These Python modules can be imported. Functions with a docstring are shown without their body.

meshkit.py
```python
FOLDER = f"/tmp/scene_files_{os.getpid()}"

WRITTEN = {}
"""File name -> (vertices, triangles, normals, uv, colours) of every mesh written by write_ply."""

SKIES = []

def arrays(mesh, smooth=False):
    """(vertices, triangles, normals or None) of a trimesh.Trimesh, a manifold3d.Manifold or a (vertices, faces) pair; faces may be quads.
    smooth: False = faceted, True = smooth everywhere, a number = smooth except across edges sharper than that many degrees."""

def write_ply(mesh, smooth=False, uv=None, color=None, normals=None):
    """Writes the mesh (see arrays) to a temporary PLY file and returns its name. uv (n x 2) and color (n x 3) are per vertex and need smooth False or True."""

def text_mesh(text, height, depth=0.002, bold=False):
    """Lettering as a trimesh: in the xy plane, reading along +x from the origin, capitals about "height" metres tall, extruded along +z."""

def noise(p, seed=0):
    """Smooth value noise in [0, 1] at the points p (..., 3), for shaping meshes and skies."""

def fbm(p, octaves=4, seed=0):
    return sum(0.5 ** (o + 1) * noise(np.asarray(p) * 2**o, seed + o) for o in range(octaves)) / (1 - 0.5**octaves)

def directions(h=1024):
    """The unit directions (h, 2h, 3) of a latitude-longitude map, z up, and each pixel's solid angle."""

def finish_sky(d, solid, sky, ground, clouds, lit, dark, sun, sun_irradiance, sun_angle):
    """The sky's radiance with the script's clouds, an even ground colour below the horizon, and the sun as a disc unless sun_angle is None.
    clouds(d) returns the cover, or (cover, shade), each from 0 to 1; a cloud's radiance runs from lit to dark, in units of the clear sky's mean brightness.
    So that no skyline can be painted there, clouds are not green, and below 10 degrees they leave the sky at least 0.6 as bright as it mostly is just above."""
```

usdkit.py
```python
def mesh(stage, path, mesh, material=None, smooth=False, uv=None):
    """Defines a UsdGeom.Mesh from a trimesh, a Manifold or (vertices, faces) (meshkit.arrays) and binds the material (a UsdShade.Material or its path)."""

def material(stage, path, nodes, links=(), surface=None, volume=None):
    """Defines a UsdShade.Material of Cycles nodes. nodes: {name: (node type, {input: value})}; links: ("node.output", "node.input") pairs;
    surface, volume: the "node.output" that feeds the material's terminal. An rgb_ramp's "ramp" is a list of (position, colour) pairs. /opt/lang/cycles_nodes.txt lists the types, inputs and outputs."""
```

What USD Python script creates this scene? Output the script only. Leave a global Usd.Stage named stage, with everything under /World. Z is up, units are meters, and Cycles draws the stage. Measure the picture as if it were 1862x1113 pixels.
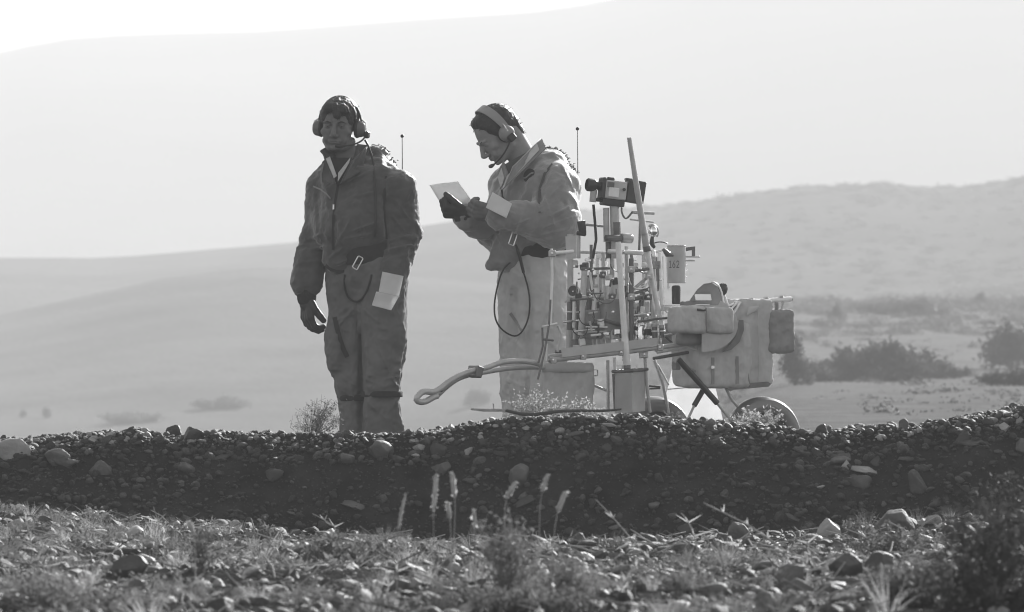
import math, numpy as np, trimesh, usdkit, meshkit
from pxr import Usd, UsdGeom, UsdLux, UsdShade, Gf, Sdf, Vt

stage = Usd.Stage.CreateInMemory()
UsdGeom.SetStageUpAxis(stage, UsdGeom.Tokens.z)
UsdGeom.SetStageMetersPerUnit(stage, 1.0)
stage.SetDefaultPrim(UsdGeom.Xform.Define(stage, '/World').GetPrim())
rng = np.random.default_rng(7)

# ------------------------------------------------------------------ camera, sky, sun, exposure
FPX, CZ, HOR = 11490.0, 0.59, 640.0          # focal length in photo pixels, eye height, horizon row
cam = UsdGeom.Camera.Define(stage, '/World/camera')
cam.CreateHorizontalApertureAttr(36.0)
cam.CreateFocalLengthAttr(FPX / 1862 * 36.0)
cam.CreateVerticalApertureOffsetAttr((HOR - 556.5) / 1862 * 36.0)
cam.CreateFStopAttr(11.0)
cam.CreateFocusDistanceAttr(28.3)
cam.CreateClippingRangeAttr(Gf.Vec2f(0.05, 20000.0))
cam.AddTranslateOp().Set(Gf.Vec3d(0, 0, CZ))
cam.AddRotateXOp().Set(90.0)
cam.CreateExposureAttr(1.52)

SUN_AZ, SUN_EL = math.radians(27.0), math.radians(25.0)   # azimuth from +y towards +x
sun = UsdLux.DistantLight.Define(stage, '/World/sun')
sun.CreateIntensityAttr(1.25)
sun.CreateNormalizeAttr(True)
sun.CreateAngleAttr(0.53)
sun.CreateColorAttr(Gf.Vec3f(1.0, 1.0, 1.0))
sun.AddRotateZOp().Set(-math.degrees(SUN_AZ))
sun.AddRotateXOp().Set(-(90.0 - math.degrees(SUN_EL)))   # its +z looks at the sun

skymat = usdkit.material(stage, '/World/Looks/sky_light', {
    's': ('sky_texture', {'sky_type': 'single_scattering', 'sun_disc': False, 'sun_elevation': SUN_EL, 'sun_rotation': SUN_AZ, 'aerosol_density': 2.5}),
    'bw': ('rgb_to_bw', {}),
    'b': ('background_shader', {'strength': 0.05})},
    [('s.color', 'bw.color'), ('bw.val', 'b.color')], surface='b.background')
sky = UsdLux.DomeLight.Define(stage, '/World/sky')
UsdShade.MaterialBindingAPI.Apply(sky.GetPrim()).Bind(skymat)

# ------------------------------------------------------------------ helpers
def P(px, py, Y):
    """the point at distance Y that the photo shows at pixel (px, py)"""
    return np.array([(px - 931.0) * Y / FPX, Y, CZ - (py - HOR) * Y / FPX])

_used = {}
def fresh(path):
    n = _used.get(path, -1) + 1
    _used[path] = n
    return path if n == 0 else f'{path}_{n:03d}'

def tag(prim, label=None, cat=None, group=None, kind=None):
    for k, v in (('label', label), ('category', cat), ('group', group), ('kind', kind)):
        if v:
            prim.SetCustomDataByKey(k, v)
    return prim

class Thing:
    """an Xform at the thing's base; parts are given in world coordinates and stored relative to it"""
    def __init__(self, name, label, cat, at, group=None):
        self.at = np.asarray(at, float)
        self.path = fresh('/World/' + name)
        x = UsdGeom.Xform.Define(stage, self.path)
        x.AddTranslateOp().Set(Gf.Vec3d(*map(float, self.at)))
        tag(x.GetPrim(), label, cat, group)
    def part(self, name, mesh, mat, smooth=False, under=None, label=None, kind=None):
        path = fresh((under or self.path) + '/' + name)
        put(path, mesh, mat, smooth, self.at)
        tag(stage.GetPrimAtPath(path), label, None, None, kind)
        return path

def put(path, mesh, mat, smooth=False, at=(0, 0, 0)):
    if isinstance(mesh, list):
        mesh = trimesh.util.concatenate(mesh)
    v, f, n = meshkit.arrays(mesh, smooth)
    at = np.asarray(at, float)
    m = UsdGeom.Mesh.Define(stage, path)
    m.CreatePointsAttr(Vt.Vec3fArray.FromNumpy((v - at).astype(np.float32)))
    m.CreateFaceVertexCountsAttr(Vt.IntArray.FromNumpy(np.full(len(f), 3, np.int32)))
    m.CreateFaceVertexIndicesAttr(Vt.IntArray.FromNumpy(f.astype(np.int32).ravel()))
    m.CreateSubdivisionSchemeAttr('none')
    if n is not None:
        m.CreateNormalsAttr(Vt.Vec3fArray.FromNumpy(n.astype(np.float32)))
        m.SetNormalsInterpolation('vertex')
    UsdShade.MaterialBindingAPI.Apply(m.GetPrim()).Bind(mat)
    return m

def single(name, mesh, mat, label, cat, smooth=False, at=None, group=None, kind=None):
    path = fresh('/World/' + name)
    if at is None:
        at = (0, 0, 0)
    m = put(path, mesh, mat, smooth, at)
    m.AddTranslateOp().Set(Gf.Vec3d(*map(float, at)))
    tag(m.GetPrim(), label, cat, group, kind)
    return path

def matte(name, lo, hi=None, scale=8.0, rough=0.9, bump=0.0, bscale=60.0, bdist=0.01, spec=0.3, detail=4.0, sheen=0.0, metal=0.0, trans=0.0, rnd=0.0):
    """grey material whose tone wanders between lo and hi in object space, with fine relief"""
    hi = lo if hi is None else hi
    n = {'tc': ('texture_coordinate', {}),
         'n': ('noise_texture', {'scale': scale, 'detail': detail, 'roughness': 0.6}),
         'r': ('rgb_ramp', {'ramp': [(0.3, (lo,) * 3), (0.7, (hi,) * 3)]}),
         'p': ('principled_bsdf', {'roughness': rough, 'specular_ior_level': spec, 'metallic': metal, 'sheen_weight': sheen})}
    l = [('tc.object', 'n.vector'), ('n.fac', 'r.fac')]
    col = 'r.color'
    if rnd:
        n['oi'] = ('geometry', {})
        n['mr'] = ('map_range', {'from_min': 0.0, 'from_max': 1.0, 'to_min': 1 - rnd, 'to_max': 1 + rnd})
        n['mm'] = ('mix', {'mix_type': 'multiply', 'fac': 1.0})
        l += [('oi.random_per_island', 'mr.value'), ('r.color', 'mm.color1'), ('mr.result', 'mm.color2')]
        col = 'mm.color'
    l.append((col, 'p.base_color'))
    if bump:
        n['bn'] = ('noise_texture', {'scale': bscale, 'detail': 5.0, 'roughness': 0.65})
        n['b'] = ('bump', {'strength': bump, 'distance': bdist})
        l += [('tc.object', 'bn.vector'), ('bn.fac', 'b.height'), ('b.normal', 'p.normal')]
    out = 'p.BSDF'
    if trans:
        n['t'] = ('translucent_bsdf', {})
        n['mx'] = ('mix_closure', {'fac': trans})
        l += [(col, 't.color'), ('p.BSDF', 'mx.closure1'), ('t.BSDF', 'mx.closure2')]
        out = 'mx.closure'
    return usdkit.material(stage, '/World/Looks/' + name, n, l, surface=out)

fbm, noise = meshkit.fbm, meshkit.noise
def n2(x, y, s, o=4, seed=0):
    """centred fractal noise in the plane, features of about s metres"""
    p = np.stack([np.asarray(x) / s, np.asarray(y) / s, np.full(np.shape(x), 0.37)], -1)
    return fbm(p, o, seed) - 0.5
def sstep(a, b, x):
    t = np.clip((np.asarray(x, float) - a) / (b - a), 0, 1)
    return t * t * (3 - 2 * t)

# ------------------------------------------------------------------ terrain
CREST_PX = np.array([[-400, 800], [0, 800], [60, 797], [150, 792], [180, 787], [230, 785], [280, 788], [310, 795], [330, 793], [420, 796], [520, 792], [620, 786], [730, 790], [800, 776], [880, 768], [960, 764], [1060, 760],
                     [1150, 758], [1250, 762], [1330, 772], [1420, 779], [1500, 784], [1580, 781], [1660, 772], [1740, 762], [1800, 752], [1862, 738], [1950, 722], [2300, 690]], float)
FOOT_PX = np.array([[-400, 890], [0, 928], [200, 944], [430, 962], [600, 978], [800, 992], [1000, 995], [1200, 985], [1400, 972], [1600, 955], [1750, 950], [2300, 940]], float)
YC, YF = 24.75, 24.25                       # bank crest and bank foot
def crest_z(x):
    px = 931 + np.asarray(x) * FPX / YC
    return CZ - (np.interp(px, CREST_PX[:, 0], CREST_PX[:, 1]) + 5 - HOR) * YC / FPX
def ground_z(x, y):
    x, y = np.asarray(x, float), np.asarray(y, float)
    wob = 0.10 * n2(x, 0 * x + 3.3, 0.9, 3, 5) + 0.05 * n2(x, 0 * x + 1.1, 0.25, 2, 6)
    yc, yf = YC + wob, YF + wob * 1.5
    px = 931 + x * FPX / YF
    zfoot = CZ - (np.interp(px, FOOT_PX[:, 0], FOOT_PX[:, 1]) - HOR) * YF / FPX
    fore = -0.075 + (zfoot + 0.075) * sstep(20.5, 24.1, y) + 0.09 * n2(x, y, 1.1, 4, 1) + 0.05 * n2(x, y, 0.3, 3, 2)
    top = crest_z(x)
    up = np.clip((y - yf) / (yc - yf), 0, 1)
    up = 0.85 * up + 0.15 * up * up * (3 - 2 * up)
    bank = fore * (1 - up) + top * up + (0.14 * n2(x, y, 0.30, 3, 3) + 0.08 * n2(x, y, 0.11, 2, 13)) * np.sin(np.pi * np.clip(up, 0, 1))
    down = sstep(0.1, 2.2, y - yc)
    z = np.where(y < yc, bank, top * (1 - down))
    z = z + 0.03 * n2(x, y, 0.12, 3, 4) + 0.10 * n2(x, y, 0.28, 3, 14) * np.exp(-((y - 24.8) / 0.22) ** 2) * np.clip(1.3 - np.abs(y - 24.5) * 0.05, 0.3, 1)
    far = sstep(34, 60, y)
    z = z + far * 0.25 * n2(x, y, 9.0, 4, 8)
    # the land behind rises slowly, first and most on the right
    u = np.arctan2(x, np.maximum(y, 1.0)) * FPX + 931
    k = sstep(700, 1450, u)
    rise = sstep(110, 300, y) * 2.5 * k + sstep(170, 230, y) * 0.35 * k - sstep(36, 110, y) * 4.6 * (1 - k)
    return z + rise
def hit(px, py, y0=13.0, y1=60.0):
    """where the ray through a pixel first meets the ground"""
    Y = np.linspace(y0, y1, 4000)
    d = ground_z((px - 931) * Y / FPX, Y) - (CZ - (py - HOR) * Y / FPX)
    k = np.argmax(d > 0)
    return P(px, py, Y[k])

def sheet(xs, ys, zfun):
    X, Y = np.meshgrid(xs, ys, indexing='ij')
    Z = zfun(X, Y)
    nx, ny = X.shape
    i = np.arange(nx * ny).reshape(nx, ny)
    q = np.stack([i[:-1, :-1], i[1:, :-1], i[1:, 1:], i[:-1, 1:]], -1).reshape(-1, 4)
    return (np.stack([X, Y, Z], -1).reshape(-1, 3), q)
def spread(a, b, step, grow, far):
    """coordinates: even between a and b, then growing steps out to far"""
    mid = list(np.arange(a, b, step))
    x, s, hi = b, step, []
    while x < far[1]:
        hi.append(x); s *= grow; x += s
    x, s, lo = a - step, step, []
    while x > far[0]:
        lo.append(x); s *= grow; x -= s
    return np.array(lo[::-1] + mid + hi + [far[1] + s])

def earth(name, lo, hi, pale, scale, bumpy, bscale, bdist):
    """far slopes: bare soil and brush, the brush thicker towards +x"""
    return usdkit.material(stage, '/World/Looks/' + name, {
        'g': ('geometry', {}), 'sx': ('separate_xyz', {}),
        'n': ('noise_texture', {'scale': scale, 'detail': 8.0, 'roughness': 0.65}),
        'r': ('rgb_ramp', {'ramp': [(0.32, (lo,) * 3), (0.62, (hi,) * 3)]}),
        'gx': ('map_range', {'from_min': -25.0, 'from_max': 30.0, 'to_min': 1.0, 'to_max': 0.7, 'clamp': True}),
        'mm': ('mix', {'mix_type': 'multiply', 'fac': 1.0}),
        'bn': ('noise_texture', {'scale': bscale * 0.7, 'detail': 6.0, 'roughness': 0.7}),
        'b': ('bump', {'strength': bumpy, 'distance': bdist}),
        'p': ('principled_bsdf', {'roughness': 1.0, 'specular_ior_level': 0.0})},
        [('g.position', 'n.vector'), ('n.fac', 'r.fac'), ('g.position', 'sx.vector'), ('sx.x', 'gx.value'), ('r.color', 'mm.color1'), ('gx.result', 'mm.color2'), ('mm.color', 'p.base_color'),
         ('g.position', 'bn.vector'), ('bn.fac', 'b.height'), ('b.normal', 'p.normal')], surface='p.BSDF')

soil = usdkit.material(stage, '/World/Looks/stony_soil', {
    'g': ('geometry', {}), 'sx': ('separate_xyz', {}),
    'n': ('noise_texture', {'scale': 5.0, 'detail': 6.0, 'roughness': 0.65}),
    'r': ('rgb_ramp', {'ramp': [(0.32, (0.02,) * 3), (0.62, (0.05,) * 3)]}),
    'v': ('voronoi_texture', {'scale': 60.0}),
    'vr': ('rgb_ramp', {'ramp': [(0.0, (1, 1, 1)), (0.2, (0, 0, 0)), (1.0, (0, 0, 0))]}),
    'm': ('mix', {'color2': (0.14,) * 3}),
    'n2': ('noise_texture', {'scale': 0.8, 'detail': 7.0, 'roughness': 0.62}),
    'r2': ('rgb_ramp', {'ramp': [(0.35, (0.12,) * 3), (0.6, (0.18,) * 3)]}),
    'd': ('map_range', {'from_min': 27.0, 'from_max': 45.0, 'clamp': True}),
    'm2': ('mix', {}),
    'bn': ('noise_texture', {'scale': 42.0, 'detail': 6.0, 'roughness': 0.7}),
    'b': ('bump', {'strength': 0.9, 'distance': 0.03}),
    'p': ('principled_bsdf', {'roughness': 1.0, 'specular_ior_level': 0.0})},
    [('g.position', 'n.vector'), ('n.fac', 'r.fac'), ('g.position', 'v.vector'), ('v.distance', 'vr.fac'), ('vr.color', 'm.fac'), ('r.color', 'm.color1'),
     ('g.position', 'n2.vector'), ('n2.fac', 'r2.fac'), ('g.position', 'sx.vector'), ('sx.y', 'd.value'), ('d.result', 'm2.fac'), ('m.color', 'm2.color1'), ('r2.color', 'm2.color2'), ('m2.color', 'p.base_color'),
     ('g.position', 'bn.vector'), ('bn.fac', 'b.height'), ('b.normal', 'p.normal')], surface='p.BSDF')
xs = spread(-2.6, 2.6, 0.022, 1.17, (-900, 900))
ys = np.concatenate([[-400, -150, -50, -15, 0, 6, 10, 12], np.arange(13, 24.0, 0.045), np.arange(24.0, 25.4, 0.016), np.arange(25.4, 28, 0.06), np.geomspace(28, 330, 150)])
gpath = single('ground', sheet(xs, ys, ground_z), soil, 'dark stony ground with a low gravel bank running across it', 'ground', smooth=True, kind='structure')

RIDGE = np.array([[-3000, 520], [-600, 480], [0, 474], [200, 474], [300, 466], [440, 452], [540, 443], [660, 425], [780, 412], [860, 398], [1000, 392], [1180, 380], [1250, 373], [1330, 361],
                  [1400, 350], [1500, 344], [1600, 338], [1680, 346], [1750, 346], [1800, 342], [1862, 330], [2200, 300], [5000, 360]], float)
LOW = np.array([[-3000, 640], [-300, 606], [0, 575], [150, 541], [300, 508], [450, 490], [600, 492], [900, 520], [1200, 560], [1450, 575], [1862, 520], [2300, 480], [5000, 560]], float)
def hill_fun(profile, y0, y1, y2, amp, s, seed, base=0.0, pw=1.0, left=None):
    def f(x, y):
        u = 931 + FPX * x / y
        top = CZ - (np.interp(u, profile[:, 0], profile[:, 1]) - HOR) * y1 / FPX
        t = np.clip((y - y0) / (y1 - y0), 0, 1)
        g = (t * t * (3 - 2 * t)) ** pw
        back = 1 - sstep(y1, y2, y) * 0.7
        b = base + (left - base) * (1 - sstep(700, 1450, u)) if left is not None else base
        z = b + (top - b) * g * back
        return z + amp * n2(x, y, s, 5, seed) * (0.25 + 0.75 * g) * np.clip(1.2 - t * 0.5, 0, 1)
    return f
low_f = hill_fun(LOW, 250, 420, 500, 0.9, 40.0, 21, base=1.0, left=-4.8)
near_f = hill_fun(RIDGE, 300, 540, 720, 2.0, 70.0, 22, base=-2.0, left=-5.0)
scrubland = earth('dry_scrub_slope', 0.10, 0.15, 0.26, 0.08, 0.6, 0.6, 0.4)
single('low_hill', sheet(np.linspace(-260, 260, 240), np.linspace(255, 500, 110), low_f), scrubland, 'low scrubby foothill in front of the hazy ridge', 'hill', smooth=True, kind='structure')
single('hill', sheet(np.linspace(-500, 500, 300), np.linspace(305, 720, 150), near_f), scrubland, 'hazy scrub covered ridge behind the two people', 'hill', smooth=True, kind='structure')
MOUNT = np.array([[-6000, 420], [-2500, 330], [-700, 220], [-200, 140], [0, 106], [45, 92], [100, 80], [200, 72], [300, 69], [470, 65], [560, 60], [700, 51], [860, 40], [950, 36], [1000, 30],
                  [1100, 14], [1200, -6], [1400, -70], [1862, -170], [3000, -300], [6000, 100]], float)
mount_f = hill_fun(MOUNT, 850, 1400, 1750, 3.5, 110.0, 23, base=-2.0)
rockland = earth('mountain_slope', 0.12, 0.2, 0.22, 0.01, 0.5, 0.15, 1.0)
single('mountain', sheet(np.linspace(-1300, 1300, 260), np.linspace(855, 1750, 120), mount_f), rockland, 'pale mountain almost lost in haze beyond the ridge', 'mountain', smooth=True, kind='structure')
single('valley_floor', sheet(np.linspace(-1300, 1300, 30), np.linspace(690, 860, 10), lambda x, y: 0 * x - 2.2), scrubland, 'flat valley floor hidden beyond the ridge', 'ground', kind='structure')
tag(sky.GetPrim(), 'bright hazy daylight sky above the mountain', 'sky', None, 'structure')

hz = trimesh.creation.box([3200, 3400, 142])
hz.apply_translation([0, 1150, 142 / 2 - 9.0])
hazemat = usdkit.material(stage, '/World/Looks/haze_air', {'v': ('principled_volume', {'color': (0.92, 0.92, 0.92), 'density': 0.0014, 'anisotropy': 0.0})}, volume='v.volume')
single('haze', hz, hazemat, 'pale dusty haze filling the air over the plain', 'haze', kind='stuff')
# ------------------------------------------------------------------ soft bodies: signed distance fields turned into meshes
class Field:
    def __init__(self, lo, hi, step, zs=None):
        ax = [np.arange(a, b + step, step) for a, b in zip(lo, hi)]
        if zs is not None:
            ax[2] = zs
        self.ax = ax
        self.F = np.full([len(a) for a in ax], 9.0, np.float32)
    def _box(self, lo, hi):
        sl = []
        for a, l, h in zip(self.ax, lo, hi):
            i, j = np.searchsorted(a, l), np.searchsorted(a, h)
            if j <= i:
                return None, None
            sl.append(slice(max(i - 1, 0), min(j + 1, len(a))))
        g = np.stack(np.meshgrid(*[a[s] for a, s in zip(self.ax, sl)], indexing='ij'), -1)
        return tuple(sl), g
    def _mix(self, sl, d, k, cut=False):
        f = self.F[sl]
        if cut:
            d = -d
            h = np.clip(0.5 - 0.5 * (f - d) / k, 0, 1)
            self.F[sl] = f + (d - f) * h + k * h * (1 - h)
        else:
            h = np.clip(0.5 + 0.5 * (f - d) / k, 0, 1)
            self.F[sl] = f + (d - f) * h - k * h * (1 - h)
    def cone(self, a, b, ra, rb, k=0.02, sq=(1, 1, 1), cut=False):
        """a tapered limb from a to b; sq squeezes its section along the axes"""
        a, b, sq = np.asarray(a, float), np.asarray(b, float), np.asarray(sq, float)
        m = max(ra, rb) + 2.5 * k
        sl, g = self._box(np.minimum(a, b) - m / np.minimum(sq, 1) , np.maximum(a, b) + m / np.minimum(sq, 1))
        if sl is None: return self
        ab, p = (b - a) * sq, (g - a) * sq
        t = np.clip((p @ ab) / max(ab @ ab, 1e-12), 0, 1)
        d = np.linalg.norm(p - t[..., None] * ab, axis=-1) - (ra + (rb - ra) * t)
        self._mix(sl, d, k, cut)
        return self
    def ell(self, c, r, k=0.02, R=None, cut=False):
        """an ellipsoid, turned by R"""
        c, r = np.asarray(c, float), np.asarray(r, float)
        m = r.max() + 2.5 * k
        sl, g = self._box(c - m, c + m)
        if sl is None: return self
        p = g - c
        if R is not None: p = p @ R
        q = np.linalg.norm(p / r, axis=-1)
        q2 = np.linalg.norm(p / (r * r), axis=-1)
        d = q * (q - 1) / np.maximum(q2, 1e-9)
        self._mix(sl, d, k, cut)
        return self
    def box(self, c, h, rd=0.01, k=0.01, R=None, cut=False):
        c, h = np.asarray(c, float), np.asarray(h, float)
        m = np.linalg.norm(h) + rd + 2.5 * k
        sl, g = self._box(c - m, c + m)
        if sl is None: return self
        p = g - c
        if R is not None: p = p @ R
        q = np.abs(p) - (h - rd)
        d = np.linalg.norm(np.maximum(q, 0), axis=-1) + np.minimum(q.max(-1), 0) - rd
        self._mix(sl, d, k, cut)
        return self
    def wave(self, fun):
        """adds fun(points) to the field near the surface"""
        near = np.abs(self.F) < 0.06
        i = np.nonzero(near)
        pts = np.stack([a[x] for a, x in zip(self.ax, i)], -1)
        self.F[near] += fun(pts).astype(np.float32)
        return self
    def mesh(self):
        F, ax = self.F, self.ax
        s = F < 0
        c = np.zeros([n - 1 for n in F.shape], np.uint8)
        offs = [(i, j, k) for i in (0, 1) for j in (0, 1) for k in (0, 1)]
        nx, ny, nz = c.shape
        for i, j, k in offs:
            c += s[i:i + nx, j:j + ny, k:k + nz]
        I = np.nonzero((c > 0) & (c < 8))
        vals, pos = [], []
        for i, j, k in offs:
            vals.append(F[I[0] + i, I[1] + j, I[2] + k].astype(float))
            pos.append(np.stack([ax[0][I[0] + i], ax[1][I[1] + j], ax[2][I[2] + k]], -1))
        acc, cnt = np.zeros((len(I[0]), 3)), np.zeros(len(I[0]))
        for a in range(8):
            for b in range(a + 1, 8):
                if sum(x != y for x, y in zip(offs[a], offs[b])) == 1:
                    cr = (vals[a] < 0) != (vals[b] < 0)
                    t = np.where(cr, vals[a] / np.where(cr, vals[a] - vals[b], 1), 0)
                    acc += np.where(cr[:, None], pos[a] + t[:, None] * (pos[b] - pos[a]), 0)
                    cnt += cr
        v = acc / cnt[:, None]
        idx = np.full(c.shape, -1, np.int64)
        idx[I] = np.arange(len(v))
        quads = []
        for axn in range(3):
            o = [d for d in range(3) if d != axn]
            A = [slice(None)] * 3; B = [slice(None)] * 3
            A[axn], B[axn] = slice(0, -1), slice(1, None)
            for d in o:
                A[d] = B[d] = slice(1, -1)
            sa, sb = s[tuple(A)], s[tuple(B)]
            e = np.nonzero(sa != sb)
            e = [x.copy() for x in e]
            for d in o: e[d] += 1
            flip = s[tuple(e)]
            def cell(d0, d1):
                q = [x.copy() for x in e]
                q[o[0]] -= d0; q[o[1]] -= d1
                return idx[tuple(q)]
            q = np.stack([cell(1, 1), cell(0, 1), cell(0, 0), cell(1, 0)], -1)
            if axn == 1: flip = ~flip
            q[~flip] = q[~flip][:, ::-1]
            quads.append(q)
        q = np.vstack(quads)
        f = np.vstack([q[:, [0, 1, 2]], q[:, [0, 2, 3]]])
        return trimesh.Trimesh(v, f, process=False)

def rotz(a):
    a = math.radians(a); c, s = math.cos(a), math.sin(a)
    return np.array([[c, -s, 0], [s, c, 0], [0, 0, 1]])
def rotx(a):
    a = math.radians(a); c, s = math.cos(a), math.sin(a)
    return np.array([[1, 0, 0], [0, c, -s], [0, s, c]])
def roty(a):
    a = math.radians(a); c, s = math.cos(a), math.sin(a)
    return np.array([[c, 0, s], [0, 1, 0], [-s, 0, c]])
def frame_from(zaxis, hint):
    """rotation whose columns are x, y, z with z along zaxis and y nearest hint"""
    z = np.asarray(zaxis, float); z = z / np.linalg.norm(z)
    y = np.asarray(hint, float); y = y - z * (y @ z); y = y / np.linalg.norm(y)
    return np.stack([np.cross(y, z), y, z], 1)

def cloth(points, amp, s, seed, stretch=(1, 1, 1)):
    """folds: ridged noise, features of s metres"""
    p = points * np.asarray(stretch) / s
    r = 1 - np.abs(2 * fbm(p, 3, seed) - 1) * 2.2
    return -amp * r

# a head in its own frame: x to its right ear, y forward (the face), z up, eye level at z = 0; about 0.235 m from chin to crown
def sculpt_head(f, W, R, sc=1.0):
    """adds head shapes to field f; W(p) maps head coordinates to the world, R is its rotation"""
    E = lambda c, r, k=0.012, RR=None, cut=False: f.ell(W(c), np.array(r) * sc, k, R if RR is None else R @ RR, cut)
    C = lambda a, b, ra, rb, k=0.008, cut=False: f.cone(W(a), W(b), ra * sc, rb * sc, k, cut=cut)
    E((0, -0.012, 0.035), (0.076, 0.097, 0.083), 0.01)            # cranium
    E((0, 0.035, -0.02), (0.064, 0.060, 0.088), 0.02)             # face
    E((0, 0.050, -0.088), (0.040, 0.034, 0.027), 0.02)            # chin
    for s in (-1, 1):
        C((s * 0.056, 0.000, -0.070), (s * 0.026, 0.064, -0.098), 0.018, 0.016, 0.018)   # jaw
        E((s * 0.046, 0.066, -0.026), (0.022, 0.018, 0.018), 0.014)                       # cheek bone
        E((s * 0.031, 0.101, 0.001), (0.021, 0.019, 0.0135), 0.010, cut=True)             # eye socket
        E((s * 0.031, 0.080, 0.000), (0.0130, 0.0120, 0.0115), 0.003)                      # eyeball
        C((s * 0.016, 0.094, 0.017), (s * 0.048, 0.085, 0.018), 0.007, 0.006, 0.008)      # brow
        C((s * 0.020, 0.0925, 0.0075), (s * 0.042, 0.0875, 0.006), 0.0030, 0.0030, 0.003)   # upper lid
        E((s * 0.011, 0.104, -0.044), (0.010, 0.010, 0.008), 0.006)                        # nostril wing
        E((s * 0.080, -0.006, -0.012), (0.010, 0.020, 0.032), 0.004, rotx(12))             # ear
        E((s * 0.034, 0.070, -0.058), (0.020, 0.020, 0.024), 0.014)                        # cheek
    C((0, 0.093, 0.010), (0, 0.117, -0.036), 0.008, 0.0125, 0.008)                         # nose
    E((0, 0.110, -0.046), (0.010, 0.010, 0.006), 0.005)
    E((0, 0.088, -0.068), (0.026, 0.016, 0.015), 0.010)                                    # muzzle
    C((-0.020, 0.093, -0.0655), (0.020, 0.093, -0.0655), 0.0055, 0.0055, 0.005)            # upper lip
    C((-0.016, 0.094, -0.0765), (0.016, 0.094, -0.0765), 0.0062, 0.0062, 0.005)            # lower lip
    E((0, 0.106, -0.0712), (0.024, 0.008, 0.0022), 0.003, cut=True)                        # mouth line
    E((0, 0.104, -0.0855), (0.022, 0.010, 0.006), 0.008, cut=True)                         # fold above the chin
    E((0, 0.082, -0.099), (0.019, 0.014, 0.014), 0.010)

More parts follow.
